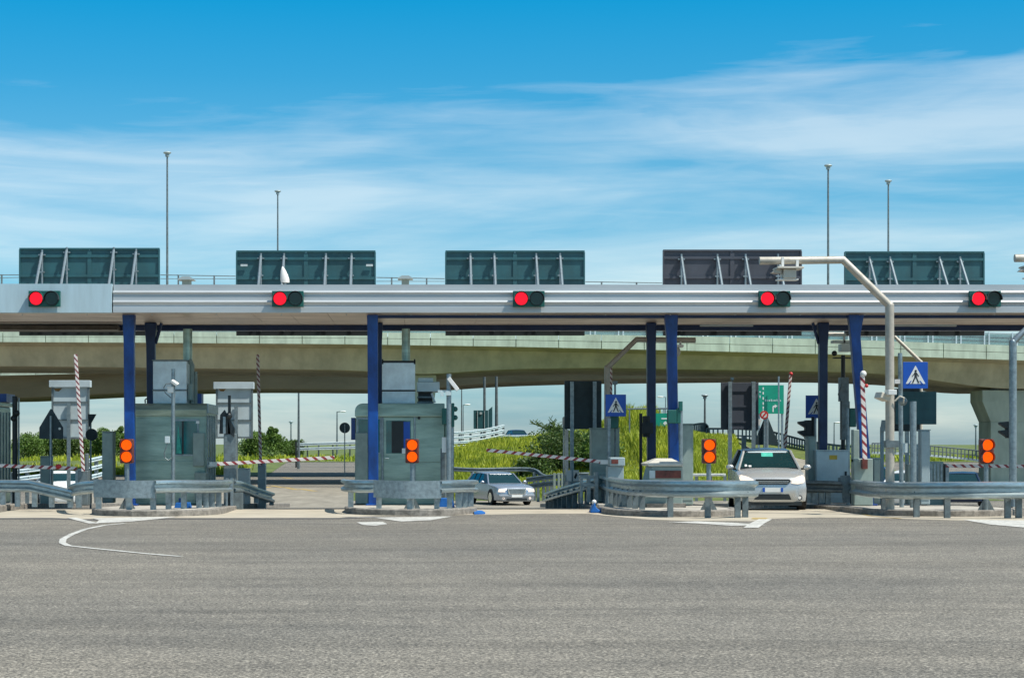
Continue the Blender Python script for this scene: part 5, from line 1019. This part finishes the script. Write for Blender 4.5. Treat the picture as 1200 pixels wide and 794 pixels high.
# ------------------------------------------------------------ viaducts behind the plaza
def interp(tab, v):
    if v <= tab[0][0]: return tab[0][1]
    for (a, p), (b, q) in zip(tab, tab[1:]):
        if v <= b: u = (v-a)/(b-a); return p+(q-p)*u
    return tab[-1][1]
def smooth_tab(tab, v):
    return sum(interp(tab, v+d) for d in (-24, -12, 0, 12, 24))/5
def viaduct(lab, Y, depth, partop, parbot, soffit, matweb, railing, rail_range, over=1.6):
    t = thing('viaduct', lab, 'viaduct', (0, Y, gz(Y)), 'road viaducts crossing behind the plaza')
    pxs = [-1500, -900, -500, -300]+list(range(-200, 1500, 20))+[1700, 2200, 2900]
    xs_ = [X(p, Y) for p in pxs]
    mb = MB(); prev = None; pw = 2.9; x = X(-1500, Y)
    while x < X(2900, Y):
        a, b = HX+(x+.025)*F/Y, HX+(x+pw-.025)*F/Y
        for z0_, z1_ in ((0, .485), (.515, 1)):
            vs = []
            for p in (a, b):
                zt, zb = Z(smooth_tab(partop, p), Y), Z(smooth_tab(parbot, p), Y); xx_ = X(p, Y)
                lo, hi = zb+(zt-zb)*z0_, zb+(zt-zb)*z1_
                vs += [(xx_, Y, lo), (xx_, Y, hi), (xx_, Y+.25, hi), (xx_, Y+.25, lo)]
            mb.add(vs, [(0, 1, 5, 4), (1, 2, 6, 5), (2, 3, 7, 6), (3, 0, 4, 7), (0, 3, 2, 1), (4, 5, 6, 7)])
        x += pw
    mb.build('parapet', 'parapet', t)
    mb = MB(); vs = []
    for p, x in zip(pxs, xs_):
        zt, zb, zs = Z(smooth_tab(partop, p), Y), Z(smooth_tab(parbot, p), Y), Z(smooth_tab(soffit, p), Y)
        vs += [(x, Y+.30, zb+.55), (x, Y+.16, zb+.52), (x, Y+.16, zb-.03), (x, Y+over, zb-.22), (x, Y+over+.9, zs), (x, Y+depth-over-.9, zs), (x, Y+depth-over, zb-.22), (x, Y+depth, zb-.03), (x, Y+depth, zb+.5)]
    m = 9; n = len(pxs)
    mb.add(vs, [(i*m+k, i*m+(k+1) % m, (i+1)*m+(k+1) % m, (i+1)*m+k) for i in range(n-1) for k in range(m)]); mb.build('girder', matweb, t)
    mb = MB(); vs = []
    for p, x in zip(pxs, xs_): zt = Z(smooth_tab(partop, p), Y); zb = Z(smooth_tab(parbot, p), Y); vs += [(x, Y+depth-.2, zb+.5), (x, Y+depth-.2, zt), (x, Y+depth+.1, zt), (x, Y+depth+.1, zb+.5)]
    mb.add(vs, [(i*4+k, i*4+(k+1) % 4, (i+1)*4+(k+1) % 4, (i+1)*4+k) for i in range(n-1) for k in range(4)]); mb.build('rear_parapet', 'parapet', t)
    if railing:
        mb = MB()
        for hh in (.25, .5, .78): mb.tube([(X(p, Y), Y+.12, Z(smooth_tab(partop, p), Y)+hh) for p in range(-300, 1500, 60)], .022, 5)
        mb.build('guard_rail', 'darksteel', t)
        mb = MB(); vs = []
        for p in range(-300, 1500, 60): zt = Z(smooth_tab(partop, p), Y); vs += [(X(p, Y), Y+.20, zt-.02), (X(p, Y), Y+.20, zt+.74), (X(p, Y), Y+.22, zt+.74), (X(p, Y), Y+.22, zt-.02)]
        mb.add(vs, [(i*4+k, i*4+(k+1) % 4, (i+1)*4+(k+1) % 4, (i+1)*4+k) for i in range(29) for k in range(4)]); mb.build('screen_panel', 'screen', t)
        p = 560
        while p < 1290:
            for q in (p, p+5.5): mb = MB(); mb.box(X(q, Y)-.045, X(q, Y)+.045, Y+.06, Y+.16, Z(smooth_tab(partop, q), Y)-.03, Z(smooth_tab(partop, q), Y)+.86).build('railing_post', 'ac', t)
            p += 33
    return t
T1 = [(-1500, 386), (0, 388), (200, 388.5), (400, 389), (600, 390.5), (800, 393.5), (1000, 398), (1200, 405), (1500, 418), (2900, 440)]
B1 = [(-1500, 399), (0, 400.5), (200, 401.5), (400, 403), (600, 406), (800, 410.5), (1000, 415.5), (1200, 422), (1500, 436), (2900, 458)]
S1 = [(-1500, 424), (0, 427), (100, 428), (200, 429.5), (300, 430.5), (400, 431.5), (460, 435), (500, 437.5), (540, 434), (600, 430.5), (700, 429), (800, 430.5), (1000, 434), (1060, 437), (1120, 446), (1170, 453), (1220, 455), (1290, 448), (1400, 446), (2900, 480)]
v1 = viaduct('near concrete road viaduct with pale panelled parapet, piers and long haunched girder', 136, 19, T1, B1, S1, 'viaduct', True, None)
T2 = [(-1500, 398), (-200, 422), (0, 424), (170, 424), (300, 420), (400, 416), (800, 410), (1200, 420), (2900, 440)]
B2 = [(-1500, 414), (-200, 441), (0, 440), (100, 437.5), (180, 434), (300, 430), (400, 424), (800, 420), (1200, 430), (2900, 450)]
S2 = [(-1500, 470), (0, 466), (100, 461), (200, 456), (300, 454.3), (400, 455), (480, 455.5), (520, 452), (560, 448.5), (620, 445.5), (720, 442.8), (900, 441), (1000, 441), (1080, 444), (1150, 450), (1250, 452), (2900, 480)]
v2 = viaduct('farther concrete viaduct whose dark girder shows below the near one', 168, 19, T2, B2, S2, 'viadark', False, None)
def pier(t, px0, px1, Y, d, zt, mat='pier', flare=.6):
    x0, x1 = X(px0, Y), X(px1, Y); g = gz(Y)-.2
    mb = MB(); mb.box(x0, x1, Y, Y+d, g, zt-2.3)
    a = [(x0, Y, zt-2.3), (x1, Y, zt-2.3), (x1, Y+d, zt-2.3), (x0, Y+d, zt-2.3)]; b = [(x0-flare, Y-.1, zt-.9), (x1+flare, Y-.1, zt-.9), (x1+flare, Y+d, zt-.9), (x0-flare, Y+d, zt-.9)]; c = [(x0-flare, Y-.1, zt-.12), (x1+flare, Y-.1, zt-.12), (x1+flare, Y+d, zt-.12), (x0-flare, Y+d, zt-.12)]
    mb.add(a+b+c, [(k, (k+1) % 4, 4+(k+1) % 4, 4+k) for k in range(4)]+[(4+k, 4+(k+1) % 4, 8+(k+1) % 4, 8+k) for k in range(4)]+[(0, 3, 2, 1), (8, 9, 10, 11)])
    mb.build('pier', mat, t, bevel=.03); MB().box(x0+.3, x0+1.3, Y+.3, Y+1.3, zt-.12, zt+.05).box(x1-1.3, x1-.3, Y+.3, Y+1.3, zt-.12, zt+.05).build('bearing', 'darksteel', t)
pier(v1, 1161, 1262, 139, 3, Z(455, 139))
pier(v1, 462, 508, 139.5, 2.5, Z(437, 139.5), flare=.2)
pier(v1, -420, -330, 139, 3, Z(430, 139))

# ------------------------------------------------------------ ramp embankment, grass, verges
def hill(Xw, Yw):
    px = HX+Xw*F/125.
    top = interp([(430, 534), (500, 530), (530, 525), (560, 522), (590, 518), (620, 517), (650, 514), (690, 507), (715, 494), (735, 489), (765, 490), (800, 505), (830, 511), (870, 518), (900, 530), (960, 545), (1040, 568)], px)
    zt = Z(top, 125.); g = gz(Yw)
    if px < 425 or px > 1045: return g-.05
    u = (Yw-101)/(125-101)
    u = 0 if u < 0 else (1 if u > 1 else u*u*(3-2*u)*.35+u*.65)
    if Yw > 131: u = max(0, 1-(Yw-131)/7)
    h_ = -1.1+(zt+1.1)*u + .12*math.sin(Xw*1.7+Yw*.6)*u
    return max(g-.05, h_)
mb = MB(); nx, ny = 90, 34; xa, xb, ya, yb = -4, 30, 99, 139
vs = [(xa+(xb-xa)*i/nx, ya+(yb-ya)*j/ny, hill(xa+(xb-xa)*i/nx, ya+(yb-ya)*j/ny)+.012) for j in range(ny+1) for i in range(nx+1)]
mb.add(vs, [(j*(nx+1)+i, j*(nx+1)+i+1, (j+1)*(nx+1)+i+1, (j+1)*(nx+1)+i) for j in range(ny) for i in range(nx)])
structure(mb.build('embankment', 'grassbase', smooth=True))
# slip road climbing across the right flank
mb = MB(); path = [(960, 104, 0), (925, 109, 0), (900, 114, 0), (880, 120, 0), (850, 126, 0)]; vs = []
for p, Yq, _ in path:
    for s in (0, 1):
        Yy = Yq+s*4.5; Xx = X(p, Yq)+s*4.5; vs.append((Xx, Yy, max(hill(Xx, Yy), gz(Yy))+.16))
mb.add(vs, [(2*i, 2*i+1, 2*i+3, 2*i+2) for i in range(len(path)-1)]); structure(mb.build('slip_road', 'lane'))
def blades(name, n, region, hgt, mat, zfun, seed=1, wid=.024, lean=.35):
    rnd = random.Random(seed); vs = []; fs = []
    for _ in range(n):
        x, y = region(rnd); z = zfun(x, y); 
        if z is None: continue
        hh = hgt*rnd.uniform(.45, 1.25)*(1+.5*math.sin(x*.9)*math.sin(y*.7)); a = rnd.uniform(0, math.pi); wdt = wid*rnd.uniform(.7, 1.6)
        dx, dy = math.cos(a)*wdt, math.sin(a)*wdt; lx, ly = rnd.uniform(-lean, lean)*hh, rnd.uniform(-lean, lean)*hh
        o = len(vs); vs += [(x-dx, y-dy, z-.03), (x+dx, y+dy, z-.03), (x+lx*.4+dx*.7, y+ly*.4+dy*.7, z+hh*.6), (x+lx*.4-dx*.7, y+ly*.4-dy*.7, z+hh*.6), (x+lx, y+ly, z+hh)]
        fs += [(o, o+1, o+2, o+3), (o+3, o+2, o+4)]
    me = MB(); me.v = vs; me.f = fs; ob = me.build(name, mat); ob['kind'] = 'stuff'; return ob
def hreg(r):
    return r.uniform(0.5, 25), r.uniform(100.5, 130)
def hz(x, y):
    h_ = hill(x, y)
    if HX+x*F/y > 872-(y-118)*1.5 and y > 103: return None
    return h_ if h_ > gz(y)+.06 else None
blades('grass', 80000, hreg, .28, 'grass', hz, 3)
blades('grass', 9000, lambda r: (r.uniform(X(730, 120), X(790, 120)), r.uniform(108, 130)), .62, 'grass', hz, 4, wid=.03)
blades('grass', 9000, lambda r: (r.uniform(-50, -16), r.uniform(181, 196)), .6, 'grass', lambda x, y: gz(y), 5, wid=.07)
blades('grass', 12000, lambda r: (r.uniform(-45, 90), r.uniform(224, 240)), .45, 'grass', lambda x, y: gz(y), 6, wid=.08)

def shrub(name, lab, cat, x, Y, w_, h_, mat='leaf', n=900, trunk=True, seed=1, lump=6, leaf=.13, grp=None, zb=None, cone=False):
    rnd = random.Random(seed); zb = gz(Y) if zb is None else zb; t = thing(name, lab, cat, (x, Y, zb), grp)
    cl = []
    for k in range(lump):
        f = (k+.5)/lump; zz_ = zb+h_*(.22+.70*f); rr = w_*.5*((1-f)*.85+.14 if cone else (.35+.65*math.sin(math.pi*min(.97, f*.8+.15))))
        for q in range(3 if cone else 4):
            a = rnd.uniform(0, 6.28); d = rr*rnd.uniform(.2, .75); cl.append((x+math.cos(a)*d, Y+math.sin(a)*d, zz_+rnd.uniform(-.08, .08)*h_, rr*rnd.uniform(.32, .6)+.08))
    mb = MB(); vs = []; fs = []
    for _ in range(n):
        c = rnd.choice(cl); u = rnd.uniform(-1, 1); a = rnd.uniform(0, 6.28); r_ = c[3]*rnd.uniform(.55, 1.12); q = math.sqrt(1-u*u)
        p = Vector((c[0]+r_*q*math.cos(a), c[1]+r_*q*math.sin(a), c[2]+r_*u*.8))
        e1 = Vector((rnd.gauss(0, 1), rnd.gauss(0, 1), rnd.gauss(0, 1))).normalized()*leaf*rnd.uniform(.6, 1.4); e2 = e1.cross(Vector((rnd.gauss(0, 1), rnd.gauss(0, 1), rnd.gauss(0, 1)))).normalized()*leaf*.6
        o = len(vs); vs += [tuple(p-e1), tuple(p+e2), tuple(p+e1), tuple(p-e2)]; fs.append((o, o+1, o+2, o+3))
    mb.v = vs; mb.f = fs; mb.build('crown' if trunk else 'foliage', mat, t)
    m2 = MB(); m2.tube([(x, Y, zb-.1), (x+.05, Y, zb+h_*.3), (x-.03, Y, zb+h_*.75)], .05+h_*.015, 7, r1=.02)
    for k in range(7):
        c = cl[(k*5) % len(cl)]; m2.tube([(x, Y, zb+h_*(.12+.07*k)), (c[0], c[1], c[2])], .035+h_*.004, 5, r1=.012)
    m2.build('trunk' if trunk else 'stem', 'bark', t, smooth=True); return t
# trees beyond the road
for i, (px, top, wpx, Y, lab, cone, mt) in enumerate([
    (34, 510, 46, 236, 'rounded green tree at the far left, left of the triangle sign', False, 'leaf'), (58, 506, 40, 240, 'taller green tree behind the triangle sign at the left', False, 'leaf'),
    (80, 512, 40, 238, 'green tree low under the left pale board', False, 'leafdark'), (123, 503, 36, 236, 'green tree right of the left pale board', False, 'leaf'), (143, 496, 32, 238, 'pointed green tree just left of the leftmost blue column', True, 'leaf'),
    (298, 506, 40, 238, 'green tree left of the cone-shaped one beyond the barrier', False, 'leaf'), (321, 498, 46, 234, 'cone-shaped green tree right of the raised barrier arm', True, 'leaf'), (344, 517, 30, 240, 'low green bush right of the cone-shaped tree', False, 'leafdark'),
    (106, 511, 40, 241, 'dark green tree in the gap right of the left pale board', False, 'leafdark')]):
    shrub('tree', lab, 'tree', X(px, Y), Y, wpx*Y/F, Z(top, Y)-gz(Y), mt, 5200, True, 20+i, 7, .12, 'small trees beyond the road', cone=cone)
b = shrub('bush', 'big dark green bush with bare branches on the embankment beside the dark board', 'bush', X(660, 112), 112, 4.2, 2.3, 'leafdark', 9000, False, 41, 6, .085, zb=hill(X(660, 112), 112)-.2)
shrub('bush', 'yellow-green bush under the dark board left of the centre sign', 'bush', X(700, 110), 110, 2.8, 2.3, 'leaf', 6500, False, 42, 6, .085, zb=hill(X(700, 110), 110)-.2)
shrub('bush', 'small green bush at the far left end of the dark bush', 'bush', X(628, 110), 110, 2.2, 1.2, 'leafdark', 1800, False, 43, 5, .11, zb=hill(X(628, 110), 110)-.2)
Y = 113; t = thing('bare_shrub', 'feathery grey-green branches sticking up above the dark bush', 'shrub', (X(660, Y), Y, 1.2)); mb = MB(); rnd = random.Random(5)
for k in range(16):
    a = (X(655+rnd.uniform(-8, 10), Y), Y, Z(508, Y)); bb_ = (X(640+rnd.uniform(-20, 32), Y), Y+rnd.uniform(-.6, .6), Z(490+rnd.uniform(0, 8)+abs(k-8)*.5, Y)); md = tuple((p+q)/2+rnd.uniform(-.1, .1) for p, q in zip(a, bb_)); mb.tube([a, md, bb_], .035, 5, r1=.012)
    for j in range(12):
        f = rnd.uniform(.25, 1); p = [u+(v_-u)*f for u, v_ in zip(a, bb_)]; mb.tube([p, (p[0]+rnd.uniform(-.35, .35), p[1]+rnd.uniform(-.2, .2), p[2]+rnd.uniform(-.05, .22))], .018, 4)
mb.build('branches', 'leafdark', t)

# ------------------------------------------------------------ far guardrails and railings
def far_rail(lab, pts, heights, posts, th=.28, mat='ac', pw=.07, name='guardrail', cat='guardrail'):
    t = thing(name, lab, cat, (X(pts[0][0], pts[0][1]), pts[0][1], gz(pts[0][1])), 'crash barriers and railings beyond the plaza')
    for h_ in heights:
        mb = MB(); W = smooth_path([(X(p, Yq), Yq, z-h_) for p, Yq, z in pts], 5); sweep(mb, W, rail_profile(th, .08)); mb.build('beam', mat, t)
    for k in range(posts):
        f = k/(posts-1)*(len(pts)-1); i = min(int(f), len(pts)-2); u = f-i; p, Yq, z = [a+(b_-a)*u for a, b_ in zip(pts[i], pts[i+1])]
        MB().box(X(p, Yq)-pw, X(p, Yq)+pw, Yq+.1, Yq+.2, min(hill(X(p, Yq), Yq), z-1.2) if Yq < 139 else z-1.5, z).build('post', 'darksteel', t)
    return t
far_rail('far two-beam guardrail above the road left of the middle booth', [(347, 205, Z(519, 205)), (380, 205, Z(518, 205)), (430, 205, Z(516.5, 205))], (.15, .62), 6, .3)
MB_ = thing('end_post', 'dark end post of the far two-beam guardrail', 'post', (X(347, 204), 204, gz(204))); MB().box(X(346, 204), X(348, 204), 204, 204.2, gz(204), Z(516.5, 204)).build('post', 'dark', MB_)
far_rail('pale four-beam crash barrier curving round the ramp right of the middle booth', [(500, 124, Z(509, 124)), (530, 126, Z(507.5, 126)), (560, 128, Z(505, 128)), (590, 130, Z(499, 130))], (.0, .30, .60, .86), 8, .17)
far_rail('pale low rail running on from the end of the four-beam barrier', [(590, 131, Z(510, 131)), (620, 131, Z(509.5, 131)), (662, 131, Z(507, 131))], (.1,), 9, .22)
far_rail('dark horizontal guardrail on posts behind the bluish silver car', [(526, 99, Z(549, 99)), (560, 99, Z(550.5, 99)), (620, 99.5, Z(550, 99.5)), (636, 98, Z(557, 98)), (642, 98, Z(559, 98))], (.0,), 6, .22, 'darksteel')
far_rail('grey guardrail rising right of the bluish silver car', [(617, 97.5, Z(562, 97.5)), (640, 97, Z(559, 97)), (672, 96, Z(556.5, 96)), (690, 96, Z(556, 96))], (.0, .33), 6, .24, 'darksteel')
far_rail('grey guardrail segment behind the pale posts right of the third blue column', [(800, 98, Z(556, 98)), (850, 98, Z(556, 98))], (.0,), 4, .12, 'white')
far_rail('three-beam white rail at the left behind the striped arm', [(14, 75, Z(553, 75)), (48, 78, Z(549, 78))], (.0, .28, .56), 3, .16, 'ac')
far_rail('pale slanting rails between the left pale board and the green cabinet', [(102, 72, Z(540, 72)), (122, 74, Z(535.5, 74))], (.0, .3, .6), 3, .15, 'ac')
def picket(lab, pts, hgt, step=1.1, mat='darksteel'):
    t = thing('bridge_railing', lab, 'railing', (X(pts[0][0], pts[0][1]), pts[0][1], gz(pts[0][1])), 'picket railings on the raised ramp'); W = smooth_path([(X(p, Yq), Yq, Z(y, Yq)) for p, Yq, y in pts], 8)
    mb = MB(); mb.tube(W, .07, 6); mb.tube([(a, b_, c-hgt*.52) for a, b_, c in W], .05, 6); mb.build('rail', mat, t)
    mb = MB(); mb.tube([(a, b_+.1, c-hgt) for a, b_, c in W], .16, 4); mb.build('kerb_beam', 'ac', t)
    mb = MB()
    for a, b_ in zip(W, W[1:]):
        n = max(1, int((Vector(b_)-Vector(a)).length/step))
        for k in range(n): p = [u+(v_-u)*k/n for u, v_ in zip(a, b_)]; mb.box(p[0]-.05, p[0]+.05, p[1]-.05, p[1]+.05, p[2]-hgt, p[2])
    mb.build('picket', mat, t); return t
picket('dark picket railing arching up behind the tall grey cabinet', [(795, 150, 503), (810, 150, 498), (825, 150, 496), (830, 150, 500)], 1.0, .5)
picket('green-grey picket railing descending to the right behind the van', [(828, 146, 502), (870, 146, 502.5), (900, 145, 505), (925, 143, 511), (950, 141, 517), (985, 139, 522), (1020, 138, 524)], .95, .7)
picket('long low picket railing at the right behind the crossing signpost', [(1022, 210, 519), (1060, 210, 520), (1100, 210, 523), (1135, 210, 526.5), (1170, 208, 531)], 1.0, 1.3)
mb = MB(); vs = []
for p, Yq, y in [(790, 138.5, 515), (828, 139, 512), (870, 140, 513), (905, 140, 518), (950, 139, 528), (1000, 137, 537), (1040, 136, 545)]:
    x = X(p, Yq); vs += [(x, Yq-7, min(Z(y+8, Yq-7), Z(y, Yq)-.9)), (x, Yq, Z(y, Yq)), (x, Yq+9, Z(y, Yq)+.02)]
mb.add(vs, [(i*3+k, i*3+k+1, i*3+k+4, i*3+k+3) for i in range(6) for k in range(2)]); structure(mb.build('ramp_verge', 'grassbase'))
# ------------------------------------------------------------ lamp posts
def lamp(lab, px, top, Y, zb, r=.09, arm_=0, grp='tall lamp posts behind the canopy'):
    x = X(px, Y); zt = Z(top, Y); t = thing('street_lamp', lab, 'street lamp', (x, Y, zb), grp); MB().tube([(x, Y, zb), (x, Y, zt)], r*1.2, 8, r1=r*.7).build('pole', 'darksteel', t, smooth=True)
    if arm_: MB().tube([(x, Y, zt-.05), (x+arm_, Y, zt+.05)], r*.5, 6).build('arm', 'darksteel', t); MB().sphere((x+arm_, Y, zt+.02), .26, (1.5, .7, .35)).build('lamp_head', 'white', t, smooth=True)
    else: MB().sphere((x, Y, zt), .25, (1.15, 1.0, .45)).tube([(x, Y, zt-.28), (x, Y, zt-.02)], .15, 8).build('lamp_head', 'greybox', t, smooth=True)
lamp('tallest lamp post at the upper left with a round head', 196, 179, 143, 8.5, .085)
lamp('shorter lamp post above the second signboard', 325.5, 224, 172, 8, .085)
lamp('lamp post rising right of the grey signboard', 970.5, 194, 143, 8, .085)
lamp('lamp post above the rightmost signboard', 1041, 212, 160, 8, .085)
G2 = 'distant lamp posts under the viaduct'
lamp('tall thin far pole between cone-shaped tree and middle booth', 350, 452, 200, gz(200), .13, grp=G2)
lamp('short far lamp post just right of the cone-shaped tree', 341, 494, 250, .4, .1, grp=G2)
lamp('far lamp post with arm left of the round sign', 395, 482, 240, .4, .1, .7, G2)
lamp('far thin lamp post just right of the middle booth mast', 541, 446, 190, gz(190), .07, grp=G2)
lamp('far lamp post with a white arm right of the middle booth mast', 542.8, 474, 240, .4, .07, .5, G2)
lamp('far lamp post with a dark round head right of the third column', 826, 463, 160, 1, .1, grp=G2)
lamp('faint far lamp post with arm between the central columns', 780, 465, 230, .4, .07, -.6, G2)
lamp('thin far pole left of the leaning barrier behind the van', 858, 441, 170, 1, .06, grp=G2)
lamp('faint far lamp post left of the equipment mast', 977.5, 495, 240, .4, .08, .4, G2)
lamp('far lamp post left of the concrete pier', 1143.5, 498, 230, .4, .09, grp=G2)
